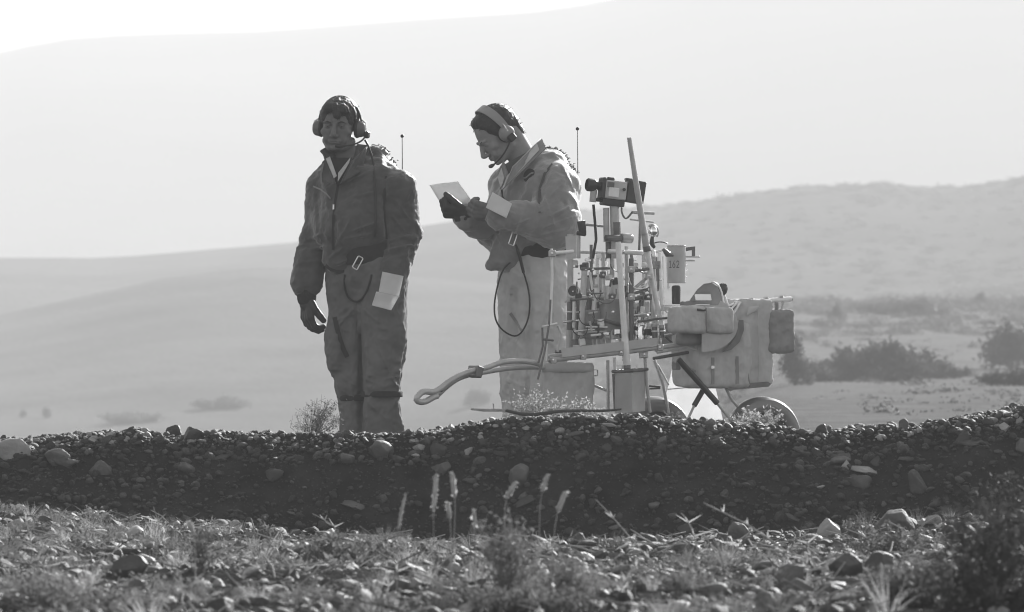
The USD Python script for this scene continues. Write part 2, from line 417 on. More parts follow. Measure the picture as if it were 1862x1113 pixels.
def hand_bones(wrist, along, palm, size=1.0, curl=(35, 40, 30), side=1, thumb_out=40, spreadf=4, each=None):
    """bones of a hand as (a, b, ra, rb). along: the way the fingers point, palm: the way the palm faces, side: +1 when the thumb lies on cross(along, palm)"""
    y = np.asarray(along, float); y = y / np.linalg.norm(y)
    n = np.asarray(palm, float); n = n - y * (n @ y); n = n / np.linalg.norm(n)
    x = np.cross(y, n) * side
    L = lambda a, b, c: wrist + size * (a * x + b * y + c * n)
    bones = [(L(0, -0.02, 0), L(0, 0.02, 0), 0.027 * size, 0.029 * size)]
    lens = [(0.044, 0.027, 0.021), (0.049, 0.031, 0.022), (0.045, 0.029, 0.021), (0.035, 0.022, 0.019)]
    for i, (off, l) in enumerate(zip((0.030, 0.010, -0.010, -0.029), lens)):
        k = L(off * 1.05, 0.088 - 0.006 * abs(i - 1), 0)
        bones.append((L(off * 0.55, 0.012, 0), k, 0.0165 * size, 0.0135 * size))
        ang, p = 0.0, k
        cs = curl if each is None else each[i]
        sd = math.radians(spreadf * (1 - i * 0.7))
        for j in range(3):
            ang += math.radians(cs[j])
            d = (y * math.cos(sd) + x * math.sin(sd)) * math.cos(ang) + n * math.sin(ang)
            q = p + d * l[j] * size
            bones.append((p, q, (0.0115 - 0.0012 * j) * size, (0.0108 - 0.0014 * j) * size))
            p = q
    p = L(0.026, 0.012, 0.006)
    t = math.radians(thumb_out)
    d = x * math.sin(t) + y * math.cos(t) + n * 0.35
    q = p + d / np.linalg.norm(d) * 0.044 * size
    bones.append((p, q, 0.0165 * size, 0.0135 * size))
    d2 = x * math.sin(t * 0.5) + y * math.cos(t * 0.5) + n * 0.7
    r = q + d2 / np.linalg.norm(d2) * 0.034 * size
    bones.append((q, r, 0.0130 * size, 0.0118 * size))
    d3 = y + n * 0.9
    bones.append((r, r + d3 / np.linalg.norm(d3) * 0.026 * size, 0.0118 * size, 0.0098 * size))
    return bones

def hand_mesh(bones, grow=0.0, step=0.0035, extra=()):
    pts = np.array([b[0] for b in bones] + [b[1] for b in bones] + [e for b in extra for e in b[:2]])
    f = Field(pts.min(0) - 0.05, pts.max(0) + 0.05, step)
    for a, b, ra, rb in bones:
        f.cone(a, b, ra + grow, rb + grow, 0.004)
    for a, b, ra, rb in extra:
        f.cone(a, b, ra + grow, rb + grow, 0.01)
    return f.mesh()

def tube(pts, r, n=8, closed=False, cap=True, smooth_n=0):
    """a tube along points; r one radius or one per point; smooth_n resamples with a spline"""
    pts = np.asarray(pts, float)
    r = np.broadcast_to(np.asarray(r, float), (len(pts),)).copy()
    if smooth_n:
        from scipy.interpolate import CubicSpline
        t = np.concatenate([[0], np.cumsum(np.linalg.norm(np.diff(pts, axis=0), axis=1))])
        tt = np.linspace(0, t[-1], smooth_n)
        r = np.interp(tt, t, r)
        pts = CubicSpline(t, pts)(tt)
    d = np.gradient(pts, axis=0)
    d /= np.maximum(np.linalg.norm(d, axis=1, keepdims=True), 1e-9)
    u = np.cross(d[0], [0.13, 0.31, 0.94]); u /= np.linalg.norm(u)
    rings = []
    for p, t, rr in zip(pts, d, r):
        u = u - t * (u @ t); u /= np.linalg.norm(u)
        w = np.cross(t, u)
        a = np.linspace(0, 2 * np.pi, n, endpoint=False)[:, None]
        rings.append(p + rr * (np.cos(a) * u + np.sin(a) * w))
    v = np.vstack(rings)
    f = []
    m = len(pts)
    for i in range(m - 1):
        for j in range(n):
            a, b = i * n + j, i * n + (j + 1) % n
            f += [(a, b, b + n), (a, b + n, a + n)]
    if cap:
        v = np.vstack([v, pts[0], pts[-1]])
        for j in range(n):
            f += [(m * n, (j + 1) % n, j), (m * n + 1, (m - 1) * n + j, (m - 1) * n + (j + 1) % n)]
    return trimesh.Trimesh(v, np.array(f), process=False)

def rbox(c, size, R=None, ch=0.004):
    """a box with chamfered edges"""
    import manifold3d as m3
    h = np.asarray(size, float) / 2
    ch = min(ch, h.min() * 0.49)
    pts = []
    for sx in (-1, 1):
        for sy in (-1, 1):
            for sz in (-1, 1):
                s = np.array([sx, sy, sz])
                for k in range(3):
                    o = h - ch; o[k] = h[k]
                    pts.append(s * o)
    m = trimesh.convex.convex_hull(np.array(pts))
    v = np.array(m.vertices)
    if R is not None: v = v @ np.asarray(R).T
    return trimesh.Trimesh(v + np.asarray(c), np.array(m.faces), process=False)

def strip(pts, wid, thick, nrm):
    """a flat ribbon along pts, wid across, facing nrm (one vector or one per point)"""
    pts = np.asarray(pts, float)
    nrm = np.broadcast_to(np.asarray(nrm, float), pts.shape)
    d = np.gradient(pts, axis=0); d /= np.linalg.norm(d, axis=1, keepdims=True)
    s = np.cross(d, nrm); s /= np.linalg.norm(s, axis=1, keepdims=True)
    nn = np.cross(s, d)
    w = np.broadcast_to(np.asarray(wid, float), (len(pts),))[:, None] / 2
    v = np.stack([pts - s * w - nn * thick / 2, pts + s * w - nn * thick / 2, pts + s * w + nn * thick / 2, pts - s * w + nn * thick / 2], 1).reshape(-1, 3)
    f = []
    for i in range(len(pts) - 1):
        for j in range(4):
            a, b = i * 4 + j, i * 4 + (j + 1) % 4
            f += [(a, b, b + 4), (a, b + 4, a + 4)]
    e = (len(pts) - 1) * 4
    f += [(0, 2, 1), (0, 3, 2), (e, e + 1, e + 2), (e, e + 2, e + 3)]
    return trimesh.Trimesh(v, np.array(f)[:, ::-1], process=False)

def revolve(prof, at, axis=(0, 0, 1), n=28):
    """a turned shape: prof is a list of (radius, height)"""
    m = trimesh.creation.revolve(np.array(prof, float), sections=n)
    R = frame_from(axis, (0.3, 0.9, 0.1) if abs(np.dot(np.asarray(axis) / np.linalg.norm(axis), (0.3, 0.9, 0.1))) < 0.9 else (1, 0, 0))
    return trimesh.Trimesh(np.array(m.vertices) @ R.T + np.asarray(at), np.array(m.faces), process=False)

def panel(corners, thick, bulge=0.0, n=10, seed=0, rough=0.0, sag=0.0):
    """a sheet between four corners (a, b, c, d in turn), n by n, bulged along its normal, given thickness"""
    a, b, c, d = [np.asarray(x, float) for x in corners]
    t = np.linspace(0, 1, n)
    S, T = np.meshgrid(t, t, indexing='ij')
    p = ((1 - S) * (1 - T))[..., None] * a + (S * (1 - T))[..., None] * b + (S * T)[..., None] * c + ((1 - S) * T)[..., None] * d
    nr = np.cross(b - a, d - a); nr /= np.linalg.norm(nr)
    q = p.reshape(-1, 3)
    off = bulge * np.sin(np.pi * S) * np.sin(np.pi * T) + rough * (fbm(np.stack([S * 3, T * 3, 0 * S + seed], -1), 3, seed) - 0.5)
    p = p + off[..., None] * nr
    p[..., 2] -= sag * np.sin(np.pi * S)
    i = np.arange(n * n).reshape(n, n)
    f = np.stack([i[:-1, :-1], i[1:, :-1], i[1:, 1:], i[:-1, 1:]], -1).reshape(-1, 4)
    top, bot = p.reshape(-1, 3) + nr * thick / 2, p.reshape(-1, 3) - nr * thick / 2
    ring = np.concatenate([i[:, 0], i[-1, 1:], i[-2::-1, -1], i[0, -2:0:-1]])
    r2 = np.roll(ring, -1)
    side = np.stack([ring + n * n, r2 + n * n, r2, ring], -1)
    f = np.vstack([f, f[:, ::-1] + n * n, side])
    return trimesh.Trimesh(np.vstack([top, bot]), np.vstack([f[:, [0, 1, 2]], f[:, [0, 2, 3]]]), process=False)
# ------------------------------------------------------------------ people
skin = matte('skin_tone', 0.11, 0.145, scale=30, rough=0.6, bump=0.15, bscale=200, bdist=0.002, spec=0.35)
skin_pale = matte('paler_skin_tone', 0.21, 0.25, scale=30, rough=0.6, bump=0.15, bscale=200, bdist=0.002, spec=0.35)
hair_dark = matte('dark_hair', 0.012, 0.03, scale=60, rough=0.5, bump=0.8, bscale=160, bdist=0.006, spec=0.4)
jacket_dark = matte('dark_jacket_cloth', 0.042, 0.075, scale=14, rough=0.6, bump=0.5, bscale=55, bdist=0.007, sheen=0.4)
jacket_mid = matte('grey_jacket_cloth', 0.16, 0.21, scale=14, rough=0.6, bump=0.4, bscale=55, bdist=0.006, sheen=0.6)
trouser_dark = matte('dark_trouser_cloth', 0.10, 0.145, scale=12, rough=0.85, bump=0.3, bscale=50, bdist=0.006)
trouser_pale = matte('pale_trouser_cloth', 0.40, 0.48, scale=12, rough=0.85, bump=0.3, bscale=50, bdist=0.006)
knit_black = matte('black_knit', 0.02, 0.035, scale=60, rough=0.9, bump=0.5, bscale=220, bdist=0.003)
glove_dark = matte('dark_glove_leather', 0.022, 0.04, scale=30, rough=0.5, bump=0.3, bscale=90, bdist=0.003)
glove_grey = matte('grey_glove_leather', 0.10, 0.14, scale=30, rough=0.6, bump=0.3, bscale=90, bdist=0.003)
shirt_pale = matte('pale_shirt_cloth', 0.4, 0.5, scale=30, rough=0.85, bump=0.2, bscale=120, bdist=0.003)
paper = matte('white_paper', 0.72, 0.8, scale=12, rough=0.8, bump=0.1, bscale=40, bdist=0.003, trans=0.3)
black_plastic = matte('black_plastic', 0.02, 0.03, rough=0.4, bump=0.05)
grey_plastic = matte('grey_plastic', 0.22, 0.28, rough=0.4)
headset_dark = matte('dark_grey_plastic', 0.10, 0.13, rough=0.35)
boot_leather = matte('boot_leather', 0.03, 0.05, rough=0.5, bump=0.2)
bright_metal = matte('bright_metal', 0.7, 0.8, scale=20, rough=0.28, metal=1.0)

S = FPX / 30.0
def Q(px, py, dy=0.0):
    return np.array([(px - 931.0) / S, 30.0 + dy, CZ - (py - HOR) / S])
def front(mesh, px, py, off=0.0):
    """the point of mesh seen at a photo pixel, moved off metres towards the eye"""
    o = Q(px, py, -2.0)
    loc, _, _ = mesh.ray.intersects_location([o], [[0, 1, 0]], multiple_hits=True)
    y = loc[:, 1].min() if len(loc) else 30.0
    return np.array([o[0], y - off, o[2]])
def limb_band(a, b, ra, rb, z0, z1, grow):
    """a band round a limb between heights z0 and z1"""
    lo, hi = np.minimum(a, b) - 0.2, np.maximum(a, b) + 0.2
    lo[2], hi[2] = z0 - 0.03, z1 + 0.03
    f = Field(lo, hi, 0.005).cone(a, b, ra + grow, rb + grow, 0.005)
    c = (np.asarray(a) + np.asarray(b)) / 2
    f.box((c[0], c[1], z1 + 0.25), (0.6, 0.6, 0.25), 0.001, 0.002, cut=True)
    f.box((c[0], c[1], z0 - 0.25), (0.6, 0.6, 0.25), 0.001, 0.002, cut=True)
    return f.mesh()
def boots(t, spots, R):
    for q in spots:
        f = Field(q + [-0.2, -0.25, -0.02], q + [0.2, 0.25, 0.26], 0.006)
        f.cone(q + [0, 0, 0.2], q + [0, 0, 0.06], 0.062, 0.055, 0.02)
        f.cone(q + [0, 0, 0.05], q + R @ [0, 0.14, 0.035], 0.05, 0.045, 0.02)
        f.box(q + R @ [0, 0.055, 0.012], (0.045, 0.13, 0.016), 0.012, 0.01, R)
        t.part('boot', f.mesh(), boot_leather, True)
def creases(p, lines, yc, w=0.010):
    """raised or sunk creases on the side facing -y: (x0, y0, x1, y1, height) in photo pixels"""
    out = np.zeros(len(p))
    side = 1 / (1 + np.exp(np.clip((p[:, 1] - 30.0 - yc) / 0.02, -40, 40)))
    a2 = p[:, [0, 2]]
    for x0, y0, x1, y1, h in lines:
        a, b = Q(x0, y0)[[0, 2]], Q(x1, y1)[[0, 2]]
        ab = b - a
        t = np.clip(((a2 - a) @ ab) / (ab @ ab), 0, 1)
        d = np.linalg.norm(a2 - a - t[:, None] * ab, axis=1)
        ww = w * (1.6 if h < 0 else 1.0)
        out -= h * np.maximum(0, 1 - d / ww) * np.clip(4 * t * (1 - t) + 0.25, 0, 1) * side
    return out
def fringe(path, rows, length, out, seed):
    """short thick pile standing up along a path"""
    r = np.random.default_rng(seed)
    path = np.asarray(path, float)
    t = np.linspace(0, len(path) - 1, rows)
    ms = []
    for x in t:
        i = min(int(x), len(path) - 2)
        p = path[i] + (path[i + 1] - path[i]) * (x - i) + r.normal(0, 0.006, 3)
        d = np.asarray(out) + r.normal(0, 0.45, 3)
        d /= np.linalg.norm(d)
        L = length * r.uniform(0.5, 1.2)
        ms.append(tube([p, p + d * L * 0.6, p + d * L + [0.004, 0, -0.004]], [0.0030, 0.0022, 0.0006], 4))
    return ms

def headset(name, label, W, R, sc, mic_side, bandw, bandmat, cupmat, stand):
    t = Thing(name, label, 'headset', W((0, 0, 0.12)), 'headsets worn by the two people')
    a = np.radians(np.linspace(-96, 96, 33))
    arc = np.array([W((0.094 * math.sin(x) * stand, -0.008 - 0.01 * abs(math.sin(x)), 0.004 + 0.132 * max(math.cos(x), -0.2) * (1.0 if abs(x) < 1.6 else 1))) for x in a])
    nr = np.array([R @ [math.sin(x), 0, math.cos(x)] for x in a])
    t.part('headband', strip(arc, bandw * (1 - 0.35 * np.abs(np.linspace(-1, 1, 33)) ** 3), 0.007, nr), bandmat, 40)
    for s in (-1, 1):
        ax = R @ [s, 0, 0]
        c = W((s * 0.074, -0.006, -0.014))
        cup = revolve([(0.0, 0.046), (0.020, 0.046), (0.030, 0.041), (0.036, 0.031), (0.039, 0.016), (0.039, 0.012), (0.0, 0.010)][::-1], c, ax)
        up = t.part('ear_cup', cup, cupmat, 35)
        t.part('ear_pad', revolve([(0.018, -0.004), (0.038, -0.004), (0.043, 0.004), (0.041, 0.012), (0.018, 0.012)], c, ax), black_plastic, 35, up)
        rod = tube([W((s * 0.0945, -0.018, 0.030)), W((s * 0.112, -0.012, 0.018)), W((s * 0.116, -0.008, -0.006))], 0.0035, 7)
        t.part('yoke', rod, bright_metal, 40, up)
    s = mic_side
    boom = [W((s * 0.120, 0.0, -0.035)), W((s * 0.112, 0.045, -0.062)), W((s * 0.085, 0.095, -0.080)), W((s * 0.040, 0.125, -0.088))]
    bp = t.part('microphone_boom', tube(boom, 0.0042, 8, smooth_n=16), black_plastic, 50)
    t.part('microphone', tube([W((s * 0.052, 0.121, -0.087)), W((s * 0.030, 0.127, -0.088)), W((s * 0.012, 0.128, -0.088))], [0.006, 0.010, 0.008], 10), black_plastic, 50, bp)
    t.part('boom_clamp', rbox(W((s * 0.122, -0.002, -0.038)), (0.026, 0.042, 0.034), R, 0.006), black_plastic)
    return t

def link(c, w, h, tilt, r=0.0035):
    """a rectangular wire link hanging at c"""
    R = roty(tilt)
    k = 0.25 * w
    p = [(-w + k, 0, h), (w - k, 0, h), (w, 0, h - k), (w, 0, -h + k), (w - k, 0, -h), (-w + k, 0, -h), (-w, 0, -h + k), (-w, 0, h - k), (-w + k, 0, h), (0, 0, h)]
    return tube([c + R @ np.array(x) for x in p], r, 7)

# --- person in the dark jacket, facing the camera
BR = rotz(155)                                  # body turned a little
HR1 = rotz(169) @ rotx(-4) @ roty(-2)
H1 = Q(617, 229, -0.03)
sc1 = np.array([1.10, 1.06, 1.03])
W1 = lambda p: H1 + HR1 @ (sc1 * np.asarray(p, float))
shL, elL, wrL = Q(722, 342, -0.08), Q(732, 425, -0.05), Q(714, 503, -0.12)
shR, elR, wrR = Q(588, 342, 0.08), Q(571, 430, 0.09), Q(557, 522, 0.05)
hipL, knL, anL = Q(694, 515, -0.03), Q(694, 700, -0.05), Q(697, 850, 0.0)
hipR, knR, anR = Q(632, 515, 0.05), Q(642, 700, 0.03), Q(650, 850, 0.07)
p1 = Thing('person', 'person in dark flight jacket facing the camera, white paper at the wrist', 'person', Q(668, 865, 0.0))
lo, hi = Q(520, 900, -0.28), Q(780, 160, 0.24)
zs = np.concatenate([np.arange(lo[2], Q(0, 300)[2], 0.011), np.arange(Q(0, 300)[2], hi[2], 0.0028)])
f = Field(lo, hi, 0.0036, zs)
sculpt_head(f, W1, HR1, 1.06)
f.cone(Q(640, 318, 0.0), W1((0, -0.03, -0.045)), 0.062, 0.056, 0.02)
f.ell(Q(652, 385, 0), (0.16, 0.10, 0.20), 0.04, BR).ell(Q(655, 480, 0), (0.145, 0.095, 0.13), 0.05, BR)
for a, b, c in ((shL, elL, wrL), (shR, elR, wrR)):
    f.cone(a, b, 0.05, 0.042, 0.03).cone(b, c, 0.04, 0.028, 0.02)
for a, b, c in ((hipL, knL, anL), (hipR, knR, anR)):
    f.cone(a, b, 0.078, 0.056, 0.04).cone(b, c, 0.054, 0.038, 0.02)
    f.cone(c + [0, 0, -0.0], c + BR @ [0, 0.13, 0.01], 0.03, 0.025, 0.02)
hb1 = hand_bones(wrR + [0.0, 0, -0.062], (0.04, -0.05, -1), (0.85, 0.5, 0.05), 1.03, (24, 46, 36), 1, 24)
hb1L = hand_bones(wrL + [0.014, 0.055, -0.03], (0.10, 0.1, -1), (-1, 0.3, 0), 0.92, (70, 85, 50), -1, 20)
for b in hb1 + hb1L:
    f.cone(b[0], b[1], b[2] - 0.003, b[3] - 0.003, 0.004)
f.cone(wrR, hb1[0][0], 0.028, 0.026, 0.01).cone(wrL, hb1L[0][0], 0.028, 0.026, 0.01)
p1.part('body', f.mesh(), skin, True)
# hair: parted, falling a little over the forehead
f = Field(H1 - 0.17, H1 + 0.19, 0.0035)
f.ell(W1((0, -0.014, 0.044)), (0.088, 0.109, 0.089), 0.005, HR1)
f.box(W1((0, 0.115, -0.070)), (0.14, 0.075, 0.135), 0.02, 0.012, HR1 @ rotx(-10), cut=True)
f.box(W1((0, -0.02, -0.13)), (0.14, 0.12, 0.09), 0.02, 0.01, HR1, cut=True)
f.ell(W1((-0.022, 0.078, 0.078)), (0.034, 0.022, 0.026), 0.012, HR1)
f.ell(W1((0.018, 0.072, 0.084)), (0.036, 0.024, 0.022), 0.012, HR1)
f.ell(W1((-0.010, 0.090, 0.060)), (0.018, 0.010, 0.022), 0.008, HR1)
f.wave(lambda p: cloth(p, 0.007, 0.026, 4, (1, 1, 0.5)))
def strands(mesh, R, n, seed):
    r = np.random.default_rng(seed)
    v, nr = np.asarray(mesh.vertices), np.asarray(mesh.vertex_normals)
    ms = []
    for i in r.choice(len(v), n):
        d = nr[i] * 0.5 + R @ [r.normal(0, 0.5), r.normal(0.3, 0.5), r.normal(0, 0.4)]
        d /= np.linalg.norm(d)
        L = r.uniform(0.005, 0.014)
        p = v[i] - nr[i] * 0.002
        ms.append(tube([p, p + d * L * 0.6, p + d * L + R @ [0, 0.002, -0.004]], [0.0013, 0.001, 0.0004], 4))
    return ms
hm = f.mesh()
hp_ = p1.part('hair', hm, hair_dark, True)
p1.part('loose_strands', strands(hm, HR1, 500, 8), hair_dark, False, hp_, None, 'stuff')
for s in (-1, 1):
    p1.part('eyebrow', tube([W1((s * 0.014, 0.1005, 0.016)), W1((s * 0.032, 0.0975, 0.0215)), W1((s * 0.050, 0.086, 0.016))], [0.003, 0.004, 0.0018], 6), hair_dark, True)
    p1.part('eye', trimesh.creation.icosphere(2, 0.006).apply_translation(W1((s * 0.031, 0.0868, 0.0))), black_plastic, True)
# trousers
lo, hi = Q(570, 872, -0.26), Q(775, 455, 0.26)
f = Field(lo, hi, 0.0065)
f.ell(Q(666, 490, 0.0), (0.178, 0.125, 0.13), 0.05, BR)
f.cone(hipR, knR, 0.086, 0.058, 0.03).cone(knR, anR + [0, 0, 0.06], 0.056, 0.050, 0.03)
f.cone(hipL, knL, 0.112, 0.084, 0.012).cone(knL, anL + [0, 0, 0.06], 0.082, 0.090, 0.012)
f.cone(Q(657, 565, -0.13), Q(657, 880, -0.10), 0.028, 0.03, 0.02, cut=True)
f.ell(Q(609, 625, 0.02), (0.035, 0.07, 0.13), 0.02)                       # thigh pocket standing out
f.wave(lambda p: cloth(p, 0.020, 0.15, 11, (1, 1, 0.35)) + cloth(p, 0.010, 0.06, 12, (1, 1, 0.8)))
f.wave(lambda p: creases(p, [(648, 556, 612, 596, .010), (652, 556, 692, 588, .010), (700, 565, 734, 546, .009), (690, 640, 724, 704, .010), (662, 688, 700, 704, .010), (620, 684, 650, 704, .010), (668, 730, 712, 770, .009), (628, 735, 650, 770, .008), (664, 600, 668, 700, .008),
    (620, 520, 612, 570, .007), (700, 520, 720, 580, .007), (604, 585, 640, 572, .009), (602, 660, 640, 668, .009), (657, 545, 657, 790, -.020), (676, 600, 700, 660, .007), (700, 690, 728, 684, .009)], 0.0))
f.box(Q(666, 400), (0.4, 0.4, 0.11), 0.01, 0.01, cut=True)
tm = f.mesh()
tp = p1.part('trousers', tm, trouser_dark, True)
zz = lambda py: Q(0, py)[2]
p1.part('knee_strap', limb_band(knL, anL + [0, 0, 0.06], 0.082, 0.090, zz(722), zz(711), 0.017), knit_black, True, tp)
p1.part('knee_strap', limb_band(knR, anR + [0, 0, 0.06], 0.056, 0.050, zz(729), zz(718), 0.017), knit_black, True, tp)
p1.part('pocket_zip', strip([front(tm, x, y, 0.004) for x, y in ((609, 577), (613, 595), (618, 615), (625, 635), (632, 649))], 0.022, 0.006, (0, -1, 0)), knit_black, 40, tp)
p1.part('crotch_loop', tube([front(tm, x, y, 0.004) for x, y in ((628, 500), (628, 525), (636, 543), (648, 549), (662, 540), (672, 520), (677, 500))], 0.005, 7, smooth_n=24), knit_black, True, tp)
p1.part('front_seam', strip([front(tm, x, y, 0.003) for x, y in ((649, 552), (648, 575), (645, 600), (643, 630))], 0.009, 0.006, (0, -1, 0)), trouser_dark, 40, tp)
boots(p1, [np.array([anL[0], anL[1], 0.0]), np.array([anR[0], anR[1], 0.0])], BR)
# jacket
lo, hi = Q(520, 560, -0.30), Q(785, 262, 0.30)
f = Field(lo, hi, 0.006)
f.ell(Q(650, 385, 0.0), (0.205, 0.145, 0.215), 0.03, BR)
f.ell(Q(648, 415, -0.01), (0.190, 0.150, 0.120), 0.04, BR)
f.ell(Q(652, 325, 0.01), (0.185, 0.105, 0.085), 0.05, BR)
f.cone(Q(604, 318, 0.06), shR, 0.055, 0.062, 0.03).cone(Q(690, 316, -0.02), shL, 0.064, 0.074, 0.03)
f.cone(shL, elL, 0.074, 0.074, 0.03).cone(elL, wrL, 0.072, 0.058, 0.02)
f.cone(shR, elR, 0.064, 0.056, 0.03).cone(elR, wrR + [0, 0, 0.02], 0.059, 0.060, 0.02)
f.ell(Q(616, 462, -0.05), (0.065, 0.055, 0.085), 0.03, BR)                # front skirt below the waist
f.ell(Q(690, 300, 0.03), (0.05, 0.06, 0.045), 0.03).ell(Q(684, 287, 0.03), (0.042, 0.05, 0.045), 0.02)                       # bulk at the shoulder
f.cone(Q(606, 288, -0.10), Q(612, 330, -0.15), 0.040, 0.012, 0.015, cut=True)
f.cone(Q(630, 262, -0.02), Q(630, 300, -0.02), 0.062, 0.060, 0.01, cut=True)   # neck opening
def folds1(p):
    w = np.exp(-((p[:, 2] - zz(435)) / 0.10) ** 2)
    el = np.exp(-((p[:, 2] - zz(440)) / 0.07) ** 2) * (np.abs(p[:, 0] - Q(650, 0)[0]) > 0.17)
    return cloth(p, 0.016, 0.14, 31, (1, 1, 0.6)) + cloth(p, 0.005, 0.055, 32, (0.9, 1, 1.0)) + el * cloth(p, 0.007, 0.06, 33, (0.5, 0.5, 1.4)) + 0.5 * w * cloth(p, 0.009, 0.05, 34, (1.6, 1, 0.3))
f.wave(folds1)
f.wave(lambda p: creases(p, [(575, 335, 583, 432, -.008), (703, 322, 700, 380, -.010), (700, 380, 706, 470, -.014), (706, 440, 752, 428, .010), (708, 455, 758, 446, .010), (712, 470, 756, 462, .008), (720, 365, 748, 405, .008), (714, 395, 738, 424, .008),
    (549, 440, 586, 426, .009), (545, 458, 588, 450, .009), (541, 478, 586, 474, .008), (630, 335, 676, 312, .008), (636, 424, 694, 404, .009), (622, 438, 690, 424, .009), (612, 448, 640, 400, .008), (588, 420, 606, 450, .006),
    (640, 360, 690, 350, .006), (600, 470, 628, 450, .009), (606, 486, 650, 466, .008), (650, 390, 668, 440, .006)], 0.0))
jm = f.mesh()
jp = p1.part('jacket', jm, jacket_dark, True)
p1.part('zip', strip([front(jm, x, y, 0.003) for x, y in ((616, 336), (611, 365), (608, 395), (607, 425), (607, 455))], 0.012, 0.006, (0, -1, 0)), knit_black, 40, jp)
p1.part('zip_pull', rbox(front(jm, 608, 378, 0.008), (0.008, 0.006, 0.028)), bright_metal, False, jp)
# collar: two wings standing up round the neck, pale edge, fringe
cl = [(-1, Q(598, 306, -0.06), Q(586, 277, -0.06), Q(602, 265, -0.02), Q(616, 288, -0.04))]
p1.part('collar', panel([Q(597, 300, -0.09), Q(584, 274, -0.07), Q(604, 262, 0.0), Q(612, 285, -0.03)], 0.012, 0.008, 8, 3, 0.012), jacket_dark, True, jp)
p1.part('collar', panel([Q(620, 336, -0.155), Q(640, 296, -0.13), Q(668, 266, -0.02), Q(660, 312, -0.12)], 0.014, 0.012, 9, 4, 0.016), jacket_dark, True, jp)
p1.part('collar', panel([Q(640, 292, -0.05), Q(650, 262, -0.01), Q(690, 268, 0.07), Q(694, 302, 0.03)], 0.014, 0.012, 9, 5, 0.016), jacket_dark, True, jp)
p1.part('lapel', panel([Q(584, 332, -0.12), Q(587, 296, -0.115), Q(598, 288, -0.11), Q(612, 336, -0.165)], 0.008, 0.008, 8, 6, 0.01), jacket_dark, True, jp)
p1.part('lapel_lining', strip([Q(586, 336, -0.128), Q(585, 318, -0.128), Q(589, 298, -0.124)], 0.008, 0.004, (0, -1, 0)), jacket_mid, False, jp)
p1.part('shirt_collar', panel([Q(594, 290, -0.118), Q(601, 286, -0.105), Q(614, 322, -0.165), Q(609, 326, -0.168)], 0.004, 0.003, 6, 7, 0.004), shirt_pale, True)
p1.part('shirt_collar', panel([Q(616, 332, -0.172), Q(617, 316, -0.165), Q(638, 288, -0.11), Q(636, 298, -0.13)], 0.004, 0.003, 6, 8, 0.004), shirt_pale, True)
p1.part('shirt_front', panel([Q(598, 288, -0.065), Q(640, 288, -0.06), Q(622, 338, -0.135), Q(608, 334, -0.135)], 0.004, 0.004, 6, 9, 0.004), knit_black, True)
_fr1 = [(px, np.asarray(jm.vertices)[np.abs(np.asarray(jm.vertices)[:, 0] - Q(px, 0)[0]) < 0.006]) for px in range(668, 726, 5)]
p1.part('collar_fringe', fringe([v[v[:, 2].argmax()] - [0, 0, 0.006] for _, v in _fr1], 130, 0.007, (0.4, 0, 0.9), 5), jacket_dark, False, jp, 'dark pile standing up along the collar')
p1.part('chest_flap', strip([front(jm, x, y, 0.004) for x, y in ((570, 339), (582, 344), (594, 353), (602, 362))], 0.007, 0.005, (0, -1, 0)), jacket_mid, 40, jp, 'paler folded edge of the chest flap')
p1.part('sleeve_seam', strip([front(jm, x, y, 0.001) for x, y in ((703, 322), (700, 350), (700, 380), (702, 410), (704, 435))], 0.010, 0.006, (0, -1, 0)), knit_black, 40, jp)
p1.part('sleeve_zip', tube([Q(742, 346, -0.135), Q(749, 352, -0.128), Q(755, 358, -0.115)], 0.0035, 6), bright_metal, False, jp)
f = Field(Q(590, 500, -0.25), Q(725, 420, 0.25), 0.006)
f.ell(Q(660, 462, 0.0), (0.186, 0.140, 0.16), 0.01, BR)
f.box(Q(660, 400), (0.4, 0.4, 0.095), 0.002, 0.002, cut=True).box(Q(660, 523), (0.4, 0.4, 0.108), 0.002, 0.002, cut=True)
bm = f.mesh()
p1.part('waistband', bm, knit_black, True)
p1.part('hem_band', strip([front(jm, x, y, 0.002) for x, y in ((594, 482), (604, 490), (618, 494), (634, 490), (646, 482))], 0.022, 0.008, (0, -1, 0)), knit_black, 40, jp)
p1.part('buckle_link', link(front(jm, 652, 479, 0.02) if False else Q(652, 479, -0.165), 0.013, 0.031, 28), bright_metal, True)
f = Field(wrR - [0.09, 0.09, 0.09], wrR + [0.09, 0.09, 0.07], 0.0045).cone(wrR + [0, 0, 0.01], wrR + [0, 0, -0.055], 0.050, 0.044, 0.01)
f.wave(lambda p: 0.0025 * np.sin(np.arctan2(p[:, 0] - wrR[0], p[:, 1] - wrR[1]) * 26))
p1.part('cuff', f.mesh(), knit_black, True)
p1.part('cuff', Field(wrL - 0.09, wrL + 0.09, 0.0045).cone(wrL + [0, 0, 0.01], wrL + [0, 0, -0.04], 0.053, 0.046, 0.01).mesh(), knit_black, True)
p1.part('glove', hand_mesh(hb1, 0.0045, 0.0035, [(wrR + [0, 0, -0.03], hb1[0][0], 0.042, 0.036)]), glove_dark, True)
p1.part('glove', hand_mesh(hb1L, 0.002, 0.004, [(wrL + [0, 0, -0.02], hb1L[0][0], 0.036, 0.032)]), glove_dark, True)

headset('headset', 'dark headset with bulky ear cups on the person facing the camera', W1, HR1, 1.0, -1, 0.013, black_plastic, headset_dark, 1.0)
# cable down the chest
cb = [Q(664, 256, -0.03), Q(670, 266, -0.07)] + [front(jm, x, y, 0.005) for x, y in ((678, 290), (682, 320), (684, 350), (685, 380), (684, 410), (683, 432))]
single('headset_cable', tube(cb, 0.0055, 8, smooth_n=40), black_plastic, 'black headset cable running down the chest of the dark jacket', 'cable', True, cb[0])
